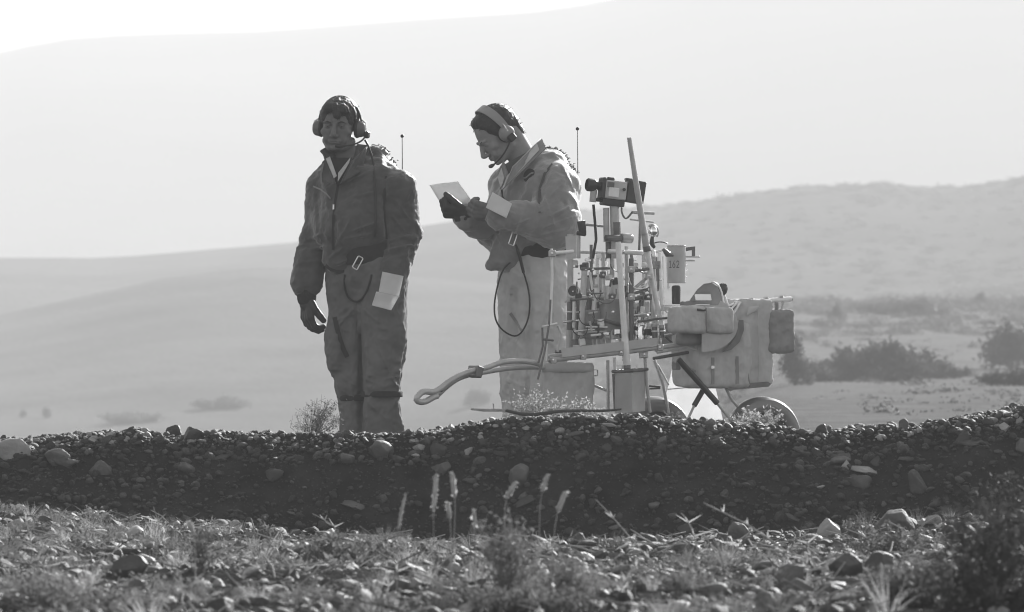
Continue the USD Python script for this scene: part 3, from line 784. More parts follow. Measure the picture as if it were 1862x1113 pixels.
# papers clipped at the wrist
t = Thing('wrist_checklist', 'white folded checklist pages hanging from the dark jacket sleeve', 'checklist', Q(707, 496, -0.2))
t.part('page', panel([Q(697, 495, -0.205), Q(735, 503, -0.19), Q(727, 541, -0.215), Q(690, 533, -0.225)], 0.003, 0.006, 7, 1, 0.008), paper, True)
t.part('page', panel([Q(686, 531, -0.232), Q(727, 540, -0.222), Q(713, 565, -0.235), Q(678, 556, -0.240)], 0.003, 0.005, 7, 2, 0.010), paper, True)
t.part('binding', tube([Q(688, 532, -0.228), Q(728, 541, -0.218)], 0.003, 6), grey_plastic, True)
t.part('wrist_strap', limb_band(elL, wrL, 0.080, 0.060, zz(503), zz(494), 0.006), knit_black, True)
def radio(name, label, at, base, top, size):
    t = Thing(name, label, 'radio', at, None)
    bp = t.part('radio_case', rbox(at, size, None, 0.008), black_plastic)
    t.part('antenna', tube([base, base + (top - base) * 0.5 + [0.001, 0, 0], top], [0.0032, 0.0026, 0.002], 6), grey_plastic, True)
    t.part('antenna_tip', trimesh.creation.icosphere(2, 0.0085).apply_translation(top), black_plastic, True)
radio('radio', 'portable radio on the back of the person facing the camera, thin antenna', Q(700, 390, 0.19), Q(730, 345, 0.19), Q(730, 245, 0.19), (0.16, 0.07, 0.26))

# --- person reading, in the paler trousers
BR2 = rotz(127)
HR2 = rotz(112) @ rotx(-40) @ roty(4)
sc2 = 1.06
H2 = Q(904, 243, -0.02)
W2 = lambda p: H2 + sc2 * (HR2 @ np.asarray(p, float))
shL2, elL2, wrL2 = Q(1006, 345, -0.11), Q(1008, 408, -0.20), Q(906, 393, -0.31)
shR2, elR2, wrR2 = Q(925, 340, 0.14), Q(908, 424, 0.02), Q(850, 397, -0.13)
hipL2, knL2, anL2 = Q(990, 520, -0.05), Q(985, 700, -0.07), Q(990, 852, -0.03)
hipR2, knR2, anR2 = Q(953, 520, 0.08), Q(955, 700, 0.04), Q(958, 852, 0.09)
p2 = Thing('person', 'person with bowed head reading a sheet of paper beside the cart', 'person', Q(972, 866, 0.0))
lo, hi = Q(790, 900, -0.46), Q(1075, 165, 0.30)
zs = np.concatenate([np.arange(lo[2], Q(0, 305)[2], 0.011), np.arange(Q(0, 305)[2], hi[2], 0.003)])
f = Field(lo, hi, 0.004, zs)
sculpt_head(f, W2, HR2, sc2)
f.cone(Q(965, 315, 0.02), W2((0, -0.045, -0.035)), 0.070, 0.060, 0.02)
f.ell(Q(968, 385, 0.0), (0.16, 0.10, 0.20), 0.04, BR2).ell(Q(972, 480, 0), (0.145, 0.10, 0.13), 0.05, BR2)
for a, b, c in ((shL2, elL2, wrL2), (shR2, elR2, wrR2)):
    f.cone(a, b, 0.05, 0.042, 0.03).cone(b, c, 0.04, 0.028, 0.02)
for a, b, c in ((hipL2, knL2, anL2), (hipR2, knR2, anR2)):
    f.cone(a, b, 0.075, 0.056, 0.04).cone(b, c, 0.054, 0.038, 0.02)
    f.cone(c, c + BR2 @ [0, 0.13, 0.01], 0.03, 0.025, 0.02)
hb2R = hand_bones(Q(843, 389, -0.16), (-1, -0.15, 0.12), (0.25, 0.62, 0.75), 1.0, (70, 80, 45), -1, 30)
hb2L = hand_bones(Q(897, 388, -0.33), (-1, 0.15, 0.12), (0.1, 0.75, 0.3), 1.0, (45, 50, 35), 1, 30)
for b in hb2R + hb2L:
    f.cone(b[0], b[1], b[2] - 0.003, b[3] - 0.003, 0.004)
f.cone(wrR2, hb2R[0][0], 0.028, 0.026, 0.01).cone(wrL2, hb2L[0][0], 0.028, 0.026, 0.01)
p2.part('body', f.mesh(), skin_pale, True)
f = Field(H2 - 0.19, H2 + 0.19, 0.0038)
f.ell(W2((0, -0.014, 0.042)), np.array((0.081, 0.104, 0.084)) * sc2, 0.005, HR2)
f.box(W2((0, 0.110, -0.050)), np.array((0.14, 0.085, 0.140)) * sc2, 0.02, 0.012, HR2 @ rotx(-18), cut=True)
f.box(W2((0, 0.02, -0.165)), np.array((0.14, 0.14, 0.095)) * sc2, 0.02, 0.01, HR2 @ rotx(-20), cut=True)
f.cone(W2((0, -0.070, -0.005)), W2((0, -0.066, -0.050)), 0.052, 0.046, 0.015)
f.ell(W2((0.0, 0.040, 0.096)), np.array((0.046, 0.026, 0.020)) * sc2, 0.012, HR2)
f.cone(W2((-0.066, 0.032, 0.055)), W2((-0.074, 0.012, -0.005)), 0.016, 0.009, 0.01)
f.cone(W2((0.066, 0.032, 0.055)), W2((0.074, 0.012, -0.005)), 0.016, 0.009, 0.01)
f.wave(lambda p: cloth(p, 0.004, 0.022, 14, (1, 1, 0.5)))
hm2 = f.mesh()
hp_ = p2.part('hair', hm2, hair_dark, True)
p2.part('loose_strands', strands(hm2, HR2, 500, 9), hair_dark, False, hp_, None, 'stuff')
for s in (-1, 1):
    p2.part('eyebrow', tube([W2((s * 0.014, 0.0985, 0.016)), W2((s * 0.030, 0.0950, 0.0215)), W2((s * 0.046, 0.084, 0.019))], [0.0026, 0.0034, 0.0018], 6), hair_dark, True)
    p2.part('eye', trimesh.creation.icosphere(2, 0.006).apply_translation(W2((s * 0.031, 0.0860, -0.002))), black_plastic, True)
# trousers
f = Field(Q(885, 875, -0.26), Q(1060, 440, 0.28), 0.0065)
f.ell(Q(972, 490, 0.0), (0.172, 0.13, 0.13), 0.05, BR2)
f.cone(hipL2, knL2, 0.108, 0.094, 0.012).cone(knL2, anL2 + [0, 0, 0.06], 0.090, 0.094, 0.012)
f.cone(hipR2, knR2, 0.108, 0.096, 0.035).cone(knR2, anR2 + [0, 0, 0.06], 0.094, 0.098, 0.03)
f.wave(lambda p: cloth(p, 0.020, 0.15, 15, (1, 1, 0.35)) + cloth(p, 0.010, 0.06, 16, (1, 1, 0.8)))
f.wave(lambda p: creases(p, [(964, 545, 962, 800, -.022), (930, 500, 922, 600, .008), (945, 500, 960, 560, .008), (1000, 510, 985, 600, .008), (915, 600, 955, 640, .009), (985, 610, 1030, 650, .009), (920, 690, 955, 704, .009), (975, 684, 1020, 700, .009), (925, 720, 950, 780, .008), (990, 700, 985, 760, .008)], 0.0, 0.013))
f.box(Q(972, 392), (0.4, 0.4, 0.12), 0.01, 0.01, cut=True)
tm2 = f.mesh()
tp2 = p2.part('trousers', tm2, trouser_pale, True)
p2.part('pocket_seam', strip([front(tm2, x, y, 0.003) for x, y in ((928, 570), (935, 580), (943, 592), (949, 602))], 0.014, 0.006, (0, -1, 0)), jacket_mid, 40, tp2)
boots(p2, [np.array([anL2[0], anL2[1], 0.0]), np.array([anR2[0], anR2[1], 0.0])], BR2)
# jacket
f = Field(Q(820, 520, -0.48), Q(1085, 240, 0.34), 0.0065)
f.ell(Q(966, 385, 0.02), (0.205, 0.150, 0.205), 0.03, BR2)
f.ell(Q(962, 420, 0.0), (0.185, 0.160, 0.110), 0.04, BR2)
f.ell(Q(978, 318, 0.04), (0.185, 0.105, 0.085), 0.05, BR2)
f.cone(Q(985, 295, 0.02), shL2, 0.060, 0.098, 0.03).cone(Q(950, 310, 0.10), shR2, 0.060, 0.080, 0.03)
f.cone(shL2, elL2, 0.112, 0.104, 0.03).cone(elL2, wrL2, 0.098, 0.054, 0.03)
f.cone(shR2, elR2, 0.085, 0.076, 0.03).cone(elR2, wrR2, 0.070, 0.050, 0.03)
f.ell(Q(1020, 350, 0.02), (0.08, 0.09, 0.09), 0.04).ell(Q(1000, 296, 0.02), (0.06, 0.07, 0.05), 0.04)
f.ell(Q(928, 462, -0.05), (0.085, 0.085, 0.075), 0.03, BR2)                # skirt
f.cone(Q(915, 470, -0.08), Q(893, 483, -0.10), 0.030, 0.012, 0.03)         # hem flaring out in front
f.cone(Q(920, 300, -0.16), Q(911, 345, -0.20), 0.034, 0.010, 0.015, cut=True)
f.cone(Q(940, 262, 0.0), Q(950, 300, 0.0), 0.070, 0.066, 0.01, cut=True)
def folds2(p):
    w = np.exp(-((p[:, 2] - zz(440)) / 0.09) ** 2)
    el = np.exp(-(np.linalg.norm((p - elL2) * [1, 1, 1], axis=1) / 0.14) ** 2)
    return cloth(p, 0.016, 0.14, 41, (1, 1, 0.6)) + cloth(p, 0.005, 0.055, 42, (0.9, 1, 1.0)) + el * cloth(p, 0.008, 0.05, 43, (1.2, 0.5, 0.9)) + 0.5 * w * cloth(p, 0.008, 0.05, 44, (1.6, 1, 0.3))
f.wave(folds2)
f.wave(lambda p: creases(p, [(1004, 300, 982, 345, -.012), (982, 345, 980, 395, -.012), (985, 350, 1010, 420, .009), (1048, 372, 1000, 396, .010), (1050, 394, 985, 418, .010), (1040, 418, 975, 432, .010), (1000, 440, 940, 425, .009), (965, 400, 930, 415, .009), (950, 385, 930, 440, .008),
    (1030, 330, 1000, 360, .008), (925, 330, 918, 385, .007), (940, 345, 970, 385, .008), (900, 420, 925, 470, .009), (915, 440, 950, 480, .009), (950, 475, 1010, 462, .008), (895, 474, 940, 486, .007), (1020, 300, 1045, 350, .007)], 0.0))
jm2 = f.mesh()
jp2 = p2.part('jacket', jm2, jacket_mid, True)
p2.part('zip', strip([front(jm2, x, y, 0.003) for x, y in ((913, 346), (915, 362), (917, 378))], 0.012, 0.006, (0, -1, 0)), knit_black, 40, jp2)
p2.part('collar', panel([Q(915, 346, -0.21), Q(934, 304, -0.17), Q(984, 252, 0.0), Q(992, 272, -0.07)], 0.014, 0.012, 9, 24, 0.014), jacket_mid, True, jp2)
p2.part('collar', panel([Q(910, 346, -0.19), Q(905, 318, -0.13), Q(916, 292, -0.05), Q(924, 318, -0.15)], 0.012, 0.008, 8, 25, 0.01), jacket_mid, True, jp2)
p2.part('shirt_collar', panel([Q(913, 347, -0.215), Q(922, 322, -0.185), Q(976, 262, -0.04), Q(980, 274, -0.075)], 0.006, 0.006, 8, 26, 0.006), shirt_pale, True)
p2.part('shirt_collar', panel([Q(911, 344, -0.20), Q(905, 324, -0.16), Q(912, 306, -0.10), Q(917, 326, -0.16)], 0.005, 0.004, 7, 27, 0.004), shirt_pale, True)
p2.part('shirt_front', panel([Q(918, 300, -0.08), Q(958, 278, -0.05), Q(924, 336, -0.165), Q(912, 338, -0.165)], 0.004, 0.004, 7, 28, 0.004), jacket_dark, True)
def sil(mesh, px, sink=0.0):
    v = np.asarray(mesh.vertices); x = Q(px, 0)[0]
    v = v[np.abs(v[:, 0] - x) < 0.006]
    return v[v[:, 2].argmax()] - [0, 0, sink]
p2.part('collar_fringe', fringe([sil(jm2, x, 0.006) for x in range(984, 1050, 4)], 260, 0.010, (0.5, 0, 0.9), 6), jacket_dark, False, jp2, 'dark pile standing up along the collar and shoulder')
pc = front(jm2, 962, 321, 0.012)
nrm = np.array([-0.62, -0.75, 0.22])
pt = p2.part('chest_patch', revolve([(0, 0.004), (0.031, 0.004), (0.034, 0.001), (0.034, -0.012), (0, -0.012)], pc, nrm), knit_black, 35, jp2, 'dark round chest patch')
Rp = frame_from(nrm, (0, 0, 1))
p2.part('patch_emblem', strip([pc + Rp @ [x, 0.012 * math.sin(x * 70), 0.0055] for x in np.linspace(-0.028, 0.028, 12)], 0.007, 0.002, nrm), grey_plastic, True, pt)
p2.part('shoulder_seam', strip([front(jm2, x, y, 0.001) for x, y in ((1004, 300), (990, 318), (981, 345), (979, 372), (981, 390))], 0.012, 0.006, (0, -1, 0)), jacket_dark, 40, jp2)
f = Field(Q(880, 500, -0.3), Q(1060, 410, 0.30), 0.0065)
Rb = BR2
f.ell(Q(976, 458, 0.02), (0.190, 0.165, 0.2), 0.01, Rb)
RT = roty(-12)
f.box(Q(985, 400), (0.5, 0.5, 0.105), 0.002, 0.002, RT, cut=True).box(Q(985, 513), (0.5, 0.5, 0.108), 0.002, 0.002, RT, cut=True)
p2.part('waistband', f.mesh(), knit_black, True)
p2.part('buckle_link', link(Q(933, 436, -0.225), 0.0125, 0.030, 18), bright_metal, True)
p2.part('cuff', Field(wrR2 - 0.09, wrR2 + 0.09, 0.0045).cone(wrR2 + [0.025, 0.02, 0], wrR2 - [0.02, 0.02, 0], 0.047, 0.043, 0.01).mesh(), knit_black, True)
p2.part('cuff', Field(wrL2 - 0.09, wrL2 + 0.09, 0.0045).cone(wrL2 + [0.02, 0, 0], wrL2 - [0.025, 0, 0], 0.050, 0.044, 0.01).mesh(), jacket_mid, True)
p2.part('glove', hand_mesh(hb2R, 0.003, 0.004, [(wrR2, hb2R[0][0], 0.036, 0.033)]), glove_dark, True)
p2.part('glove', hand_mesh(hb2L, 0.003, 0.004, [(wrL2, hb2L[0][0], 0.036, 0.033)]), glove_grey, True)
headset('headset', 'headset with wide pale band on the bowed head of the reading person', W2, HR2, sc2, -1, 0.045, grey_plastic, grey_plastic, 1.02)
t = Thing('paper_sheet', 'creased white sheet of paper held up by the reading person', 'paper', Q(830, 360, -0.2))
pg = panel([Q(782, 337, -0.10), Q(833, 330, -0.06), Q(868, 381, -0.17), Q(812, 388, -0.115)], 0.0025, 0.012, 12, 7, 0.02)
t.part('sheet', pg, paper, True)
t = Thing('wrist_checklist', 'white checklist card strapped to the raised grey jacket sleeve', 'checklist', Q(907, 378, -0.38))
t.part('page', panel([Q(896, 353, -0.36), Q(931, 374, -0.375), Q(921, 400, -0.405), Q(884, 381, -0.395)], 0.004, 0.004, 6, 8, 0.005), paper, True)
lp = [(928, 478), (915, 492), (905, 520), (899, 560), (903, 585), (915, 601), (934, 611), (950, 602), (960, 580), (963, 550), (959, 520), (952, 497), (944, 470), (938, 448)]
lpp = [Q(x, y, 0) for x, y in lp]
for q in lpp:
    q[1] = min(front(tm2, 940 if q[0] < Q(912, 0)[0] else 931 + q[0] * S, 640 + (CZ - q[2]) * S)[1], 29.9) - 0.035
t = Thing('communication_cord', 'thin black cord looping from the belt over the pale trousers', 'cord', lpp[0])
t.part('cord', tube(lpp, 0.0042, 7, smooth_n=60), black_plastic, True)
t.part('plug', tube([Q(938, 446, -0.215), Q(945, 468, -0.20), Q(952, 497, lpp[-3][1] - 30 - 0.004)], [0.005, 0.008, 0.007], 8), black_plastic, True)
radio('radio', 'portable radio behind the shoulder of the reading person, thin antenna', Q(1020, 395, 0.22), Q(1051, 360, 0.24), Q(1051, 231, 0.24), (0.15, 0.07, 0.24))
# ------------------------------------------------------------------ the tool cart
tube_grey = matte('grey_metal_tube', 0.36, 0.48, scale=18, rough=0.38, metal=0.25, spec=0.5, bump=0.08, bscale=90, bdist=0.002)
tube_pale = matte('pale_metal_tube', 0.66, 0.78, scale=18, rough=0.32, metal=0.1, spec=0.5, bump=0.08, bscale=90, bdist=0.002)
tube_dark = matte('dark_metal_tube', 0.10, 0.16, scale=18, rough=0.4, metal=0.3, spec=0.5, bump=0.1, bscale=90, bdist=0.002)
black_paint = matte('black_paint', 0.02, 0.035, scale=20, rough=0.38, spec=0.5, bump=0.1, bscale=60, bdist=0.002)
canvas = matte('canvas_cloth', 0.50, 0.62, scale=10, rough=0.9, bump=0.35, bscale=60, bdist=0.008, trans=0.2)
canvas_dark = matte('grey_canvas_cloth', 0.26, 0.34, scale=10, rough=0.9, bump=0.35, bscale=60, bdist=0.008, trans=0.1)
canvas_thin = matte('thin_white_cloth', 0.72, 0.80, scale=8, rough=0.9, bump=0.2, bscale=40, bdist=0.006, trans=0.55)
plate_grey = matte('painted_grey_plate', 0.40, 0.48, scale=12, rough=0.5, bump=0.1, bscale=40, bdist=0.003)
rubber = matte('smooth_rubber', 0.09, 0.12, scale=20, rough=0.26, spec=1.0, bump=0.15, bscale=50, bdist=0.003)
wheel_dark = matte('dull_dark_wheel_disc', 0.06, 0.09, scale=20, rough=0.9, spec=0.1, bump=0.1, bscale=50, bdist=0.003)
chrome = matte('polished_metal', 0.8, 0.9, scale=20, rough=0.12, metal=1.0)

def dyc(px, v=0.0):
    """depth of the cart's near side along its length; v metres further across"""
    return -0.25 + (px - 1388) / S * 0.62 + v
def K(px, py, v=0.0):
    return P(px, py, 30.0 + dyc(px, v))
def T(pts, r, v=0.0, n=8, sm=0):
    """tube through photo pixels, r in photo pixels; v one offset or one per point"""
    vs = np.broadcast_to(np.asarray(v, float), (len(pts),))
    return tube([K(x, y, w) for (x, y), w in zip(pts, vs)], np.asarray(r, float) / S, n, smooth_n=sm)
def poly(pts, v, thick, holes=(), bulge=0.0, seed=0):
    """a flat plate cut to an outline of photo pixels, thick metres deep"""
    from shapely.geometry import Polygon
    pts = np.asarray(pts, float)
    pg = Polygon(pts * [1, -1], [np.asarray(h, float) * [1, -1] for h in holes])
    m = trimesh.creation.extrude_polygon(pg, 1.0, engine='earcut')
    q = np.array(m.vertices)
    w = np.array([K(x, -y, v + (1 - z) * thick) for x, y, z in q])
    return trimesh.Trimesh(w, np.array(m.faces), process=False)
def pouch(x0, y0, x1, y1, v, depth, seed, rnd=0.012, amp=0.005, slope=0.0):
    """a soft bag filling a pixel box, sagging a little"""
    a, b = K(x0, y0, v), K(x1, y1, v)
    c, d = (a + b) / 2, b - a
    yaw = math.degrees(math.atan2(d[1], d[0]))
    R = rotz(yaw)
    h = np.array([math.hypot(d[0], d[1]) / 2, depth / 2, abs(d[2]) / 2])
    c = c + R @ [0, depth / 2, 0]
    e = np.abs(R) @ h + 0.06
    f = Field(c - e, c + e, 0.0075 if h.max() > 0.12 else 0.005)
    f.box(c, h, rnd, 0.01, R)
    f.wave(lambda p: cloth(p, amp, 0.10, seed, (1, 1, 0.6)) + cloth(p, amp * 0.5, 0.04, seed + 300, (1, 1, 0.8)) - 0.005 * np.exp(-((p[:, 2] - (c[2] - h[2] * 0.35)) / (h[2] * 0.8)) ** 2))
    return f.mesh()

cart = Thing('tool_cart', 'two wheeled metal tool cart with tubular frame, long curved handle and tool rack', 'cart', P(1290, 851, 29.85))
# wheels
AX = np.array([-0.40, 0.917, 0.0]); AX /= np.linalg.norm(AX)
def wheel(c):
    tyre = [(0.118, -0.052), (0.150, -0.060), (0.176, -0.050), (0.188, -0.028), (0.191, 0.0), (0.188, 0.028), (0.176, 0.050), (0.150, 0.060), (0.118, 0.052), (0.118, -0.052)]
    w = cart.part('wheel', revolve([(0.0, -0.030), (0.03, -0.030), (0.03, -0.018), (0.115, -0.018), (0.120, -0.040), (0.120, 0.040), (0.115, 0.018), (0.03, 0.018), (0.03, 0.03), (0, 0.03)], c, AX, 36), wheel_dark, 35)
    cart.part('tyre', revolve(tyre, c, AX, 56), rubber, 40, w)
    cart.part('hub', revolve([(0, -0.055), (0.016, -0.055), (0.020, -0.045), (0.020, 0.045), (0.016, 0.055), (0, 0.055)], c, AX, 20), tube_dark, 35, w)
wN = P(1386, 778, 29.72)
wF = P(1188, 789, 30.0)
wN[2] = wF[2] = 0.189
wheel(wN); wheel(wF)
cart.part('axle', tube([wN, wF], 0.011, 10), tube_dark, True)
cart.part('fender', poly([(1318, 703), (1330, 699), (1396, 694), (1402, 698), (1398, 703), (1334, 709), (1328, 712)], -0.02, 0.10), tube_dark, False)
cart.part('fender_stay', T([(1320, 706), (1330, 726), (1352, 752)], 2.6, 0.0), tube_grey, True)
# frame
fr = 0.25
for pts, r, v, mat in (
    ([(998, 655), (1130, 641), (1300, 618)], 4.5, 0.0, tube_grey), ([(998, 648), (1130, 634), (1320, 606)], 4.0, 0.55, tube_grey),
    ([(1010, 640), (1195, 622)], 3.0, 0.1, tube_dark), ([(1195, 640), (1300, 622)], 3.5, 0.05, tube_pale), ([(1188, 652), (1290, 634)], 3.0, 0.1, tube_dark),
    ([(1003, 452), (1004, 500), (1001, 590)], 2.6, 0.1, tube_pale), ([(1003, 461), (1042, 457)], 3.4, 0.1, tube_pale),
    ([(1037, 426), (1037, 560), (1034, 640)], 6.0, 0.42, plate_grey), ([(1052, 428), (1052, 470)], 4.0, 0.40, tube_grey),
    ([(1148, 470), (1148, 640)], 4.6, 0.12, tube_dark), ([(1139, 448), (1139, 470), (1141, 640)], 3.4, 0.25, tube_grey),
    ([(1113, 466), (1113, 640)], 4.4, 0.35, tube_grey), ([(1097, 460), (1097, 640)], 3.6, 0.4, tube_grey), ([(1086, 470), (1087, 640)], 3.2, 0.35, tube_pale),
    ([(1075, 445), (1076, 600)], 3.0, 0.45, tube_dark), ([(1187, 455), (1190, 560), (1194, 640)], 4.0, 0.3, tube_grey), ([(1170, 458), (1172, 640)], 3.2, 0.5, tube_grey),
    ([(1144, 494), (1180, 489)], 2.8, 0.15, tube_dark), ([(1147, 530), (1180, 502)], 3.0, 0.15, tube_grey), ([(1143, 545), (1178, 540)], 4.0, 0.15, tube_dark), ([(1144, 536), (1177, 527)], 3.0, 0.3, tube_dark),
    ([(1056, 489), (1108, 488)], 2.4, 0.3, tube_dark), ([(1068, 503), (1104, 500)], 2.6, 0.35, tube_dark), ([(1040, 458), (1118, 460)], 3.0, 0.5, tube_grey),
    ([(1200, 460), (1202, 520), (1206, 600)], 3.6, 0.35, tube_pale), ([(1212, 455), (1216, 525)], 2.6, 0.3, tube_pale), ([(1192, 575), (1200, 600), (1198, 640)], 2.2, 0.2, tube_grey),
    ([(1160, 585), (1195, 580), (1228, 577)], 2.2, 0.1, tube_dark), ([(1145, 582), (1150, 640)], 2.5, 0.4, tube_pale),
    ([(1224, 600), (1240, 627), (1278, 640)], 2.0, 0.0, tube_pale), ([(1238, 602), (1244, 628)], 1.6, 0.05, tube_pale), ([(1210, 612), (1240, 640)], 2.0, 0.2, tube_dark),
    ([(1198, 612), (1232, 606)], 2.0, 0.1, tube_grey), ([(1205, 628), (1262, 618)], 2.0, 0.15, tube_dark), ([(1218, 592), (1262, 626)], 1.6, 0.25, tube_pale),
    ([(1172, 640), (1176, 700), (1182, 750)], 3.0, 0.05, tube_grey), ([(1105, 655), (1106, 748)], 3.2, 0.2, tube_grey), ([(1117, 650), (1119, 684)], 3.0, 0.1, tube_pale),
    ([(1080, 701), (1108, 712)], 2.6, 0.25, tube_grey), ([(1190, 655), (1206, 700), (1216, 752)], 3.0, 0.5, tube_grey), ([(1196, 664), (1216, 700)], 2.0, 0.5, tube_grey), ([(1181, 702), (1200, 703)], 2.0, 0.3, tube_dark),
    ([(1181, 707), (1200, 706)], 1.6, 0.3, tube_dark)):
    cart.part('frame_tube', T(pts, r, v), mat, True)
cart.part('top_rail', T([(1106, 457), (1128, 458), (1168, 460)], 4.4, 0.2), tube_pale, True)
cart.part('top_rail', T([(1180, 462), (1214, 452), (1232, 446)], 2.2, 0.3), tube_pale, True)
cart.part('deck_plate', poly([(1020, 634), (1140, 620), (1196, 614), (1196, 628), (1140, 636), (1022, 650)], -0.03, 0.02), plate_grey)
cart.part('deck_plate', poly([(1190, 628), (1290, 612), (1296, 622), (1194, 640)], 0.12, 0.02), plate_grey)
cart.part('bracket', poly([(1028, 430), (1048, 428), (1048, 470), (1030, 472)], 0.32, 0.015), plate_grey)
cart.part('corner_block', rbox(K(1281, 630, 0.0), (0.028, 0.05, 0.035), rotz(32)), tube_dark)
cart.part('corner_block', rbox(K(1230, 665, 0.1), (0.026, 0.04, 0.038), rotz(32)), tube_dark)
# folding legs
lg = cart.part('leg', T([(1234, 654), (1304, 733)], 5.4, -0.02), black_paint, True)
cart.part('leg_tip', T([(1302, 731), (1330, 766)], 2.4, -0.02), tube_grey, True, lg)
lg = cart.part('leg', T([(1284, 700), (1262, 738)], 4.8, 0.05), black_paint, True)
cart.part('leg_tip', T([(1263, 736), (1250, 764)], 2.4, 0.05), tube_grey, True, lg)
cart.part('leg_brace', T([(1256, 672), (1282, 682)], 2.4, 0.02), tube_grey, True)
# handle
h1 = [(985, 664), (965, 658), (940, 656), (912, 659), (885, 668), (860, 674), (835, 683), (815, 695), (798, 708), (785, 713), (772, 712), (762, 718), (757, 727), (764, 731), (780, 727), (796, 720)]
hp = cart.part('handle', T(h1, [5] * 9 + [5.5] * 7, 0.0, 9, 70), tube_grey, True)
cart.part('handle_tube', T([(990, 668), (950, 668), (915, 671), (885, 676), (862, 680), (835, 688), (812, 704), (797, 718)], 4.5, 0.06, 9, 50), tube_grey, True, hp)
cart.part('handle_clamp', rbox(K(864, 676, 0.02), (0.034, 0.09, 0.052), rotz(32) @ roty(16)), tube_dark, False, hp)
cart.part('handle_grip', T([(800, 708), (826, 690)], 6.5, 0.03, 10), tube_grey, True, hp)

def gear(name, label, cat, at, parts):
    t = Thing(name, label, cat, at)
    for n, m, mat, sm in parts:
        t.part(n, m, mat, sm)
    return t
# movie camera on its staff
t = Thing('movie_camera', 'boxy movie camera with black lens and film magazine on a cart post', 'camera', K(1116, 366, 0.3))
Rc = rotz(18) @ roty(6)
cc = K(1116, 346, 0.3)
cb_ = t.part('camera_body', rbox(cc, (0.105, 0.075, 0.086), Rc, 0.005), plate_grey)
t.part('side_plate', rbox(cc + Rc @ [-0.012, -0.040, -0.012], (0.05, 0.008, 0.044), Rc, 0.002), tube_pale, False, cb_)
t.part('side_plate', rbox(cc + Rc @ [-0.030, -0.039, 0.022], (0.034, 0.006, 0.026), Rc, 0.002), tube_dark, False, cb_)
t.part('winder', revolve([(0, 0.006), (0.007, 0.006), (0.008, 0), (0, 0)], cc + Rc @ [0.036, -0.044, 0.006], Rc @ [0, -1, 0], 16), black_paint, 35, cb_)
t.part('front_plate', rbox(cc + Rc @ [-0.058, 0, 0.004], (0.020, 0.070, 0.100), Rc, 0.006), black_paint)
lx = Rc @ [-1, 0, 0]
ln = t.part('lens', revolve([(0, 0.0), (0.021, 0.0), (0.021, 0.014), (0.017, 0.018), (0.017, 0.030), (0, 0.030)], cc + Rc @ [-0.064, 0, 0.012], lx, 26), black_paint, 35)
t.part('lens_hood', revolve([(0, 0.0), (0.024, 0.0), (0.031, 0.012), (0.031, 0.040), (0.026, 0.046), (0.024, 0.046), (0.022, 0.012), (0, 0.010)], cc + Rc @ [-0.090, 0, 0.012], lx, 26), black_paint, 35, ln)
t.part('magazine', rbox(cc + Rc @ [0.102, 0.0, 0.004], (0.090, 0.060, 0.106), Rc @ roty(3), 0.005), black_paint)
t.part('top_knob', rbox(cc + Rc @ [-0.022, 0, 0.050], (0.036, 0.03, 0.016), Rc, 0.004), black_paint)
t.part('top_knob', rbox(cc + Rc @ [0.068, 0, 0.058], (0.034, 0.03, 0.012), Rc, 0.004), black_paint)
t.part('mount', rbox(cc + Rc @ [-0.002, 0, -0.058], (0.108, 0.060, 0.034), Rc, 0.005), black_paint)
t.part('grip_arm', tube([cc + Rc @ [-0.05, 0, -0.052], cc + Rc @ [-0.092, 0, -0.054]], 0.010, 8), black_paint, True)
t.part('grip', tube([cc + Rc @ [-0.098, 0, -0.008], cc + Rc @ [-0.098, 0, -0.066]], 0.016, 12), plate_grey, True)
t.part('cable', T([(1079, 372), (1082, 405), (1084, 436), (1078, 470)], 2.6, 0.3), black_plastic, True)
t.part('post', T([(1102, 378), (1103, 440)], 5.6, 0.32, 10), tube_grey, True)
t.part('post', T([(1117, 374), (1118, 410), (1120, 470)], 8.5, 0.30, 12), tube_grey, True)
t.part('post_sleeve', T([(1119, 404), (1120, 438)], 9.5, 0.30, 12), tube_dark, True)
t.part('post', T([(1106, 428), (1107, 470)], 5.4, 0.34, 10), tube_dark, True)
gear('clamp_arm', 'dark horizontal clamp cylinder crossing the camera post', 'clamp', K(1120, 433, 0.25), [
    ('arm', T([(1102, 433), (1130, 433)], 6.0, 0.25, 12), tube_dark, True), ('knob', T([(1130, 433), (1148, 434)], 8.5, 0.25, 14), tube_grey, True), ('end_cap', T([(1146, 434), (1149, 434)], 5.5, 0.25, 14), black_paint, True)])
gear('side_lever', 'grey lever rod with black knob beside the grey jacket', 'lever', K(1060, 412, 0.35), [
    ('rod', T([(1060, 408), (1106, 412)], 2.6, 0.35), tube_grey, True), ('knob', T([(1057, 402), (1060, 424)], [8, 6.5], 0.35, 12), black_paint, True), ('foot', T([(1050, 424), (1064, 426)], 4.0, 0.35), black_paint, True)])
gear('long_handled_tool', 'long pale handled tool leaning high above the camera', 'hand tool', K(1175, 455, 0.15), [
    ('handle', T([(1144, 250), (1157, 335), (1171, 425)], [4.0, 5.2, 6.2], 0.12, 10), tube_grey, True), ('ferrule', T([(1171, 420), (1175, 448)], 6.4, 0.13, 10), tube_grey, True),
    ('collar', T([(1175, 446), (1177, 457)], 7.0, 0.14, 10), tube_dark, True), ('shaft', T([(1177, 456), (1188, 520), (1206, 604)], 4.6, 0.15, 8), tube_pale, True), ('shaft', T([(1178, 456), (1183, 520), (1190, 600)], 4.0, 0.2, 8), tube_grey, True)])
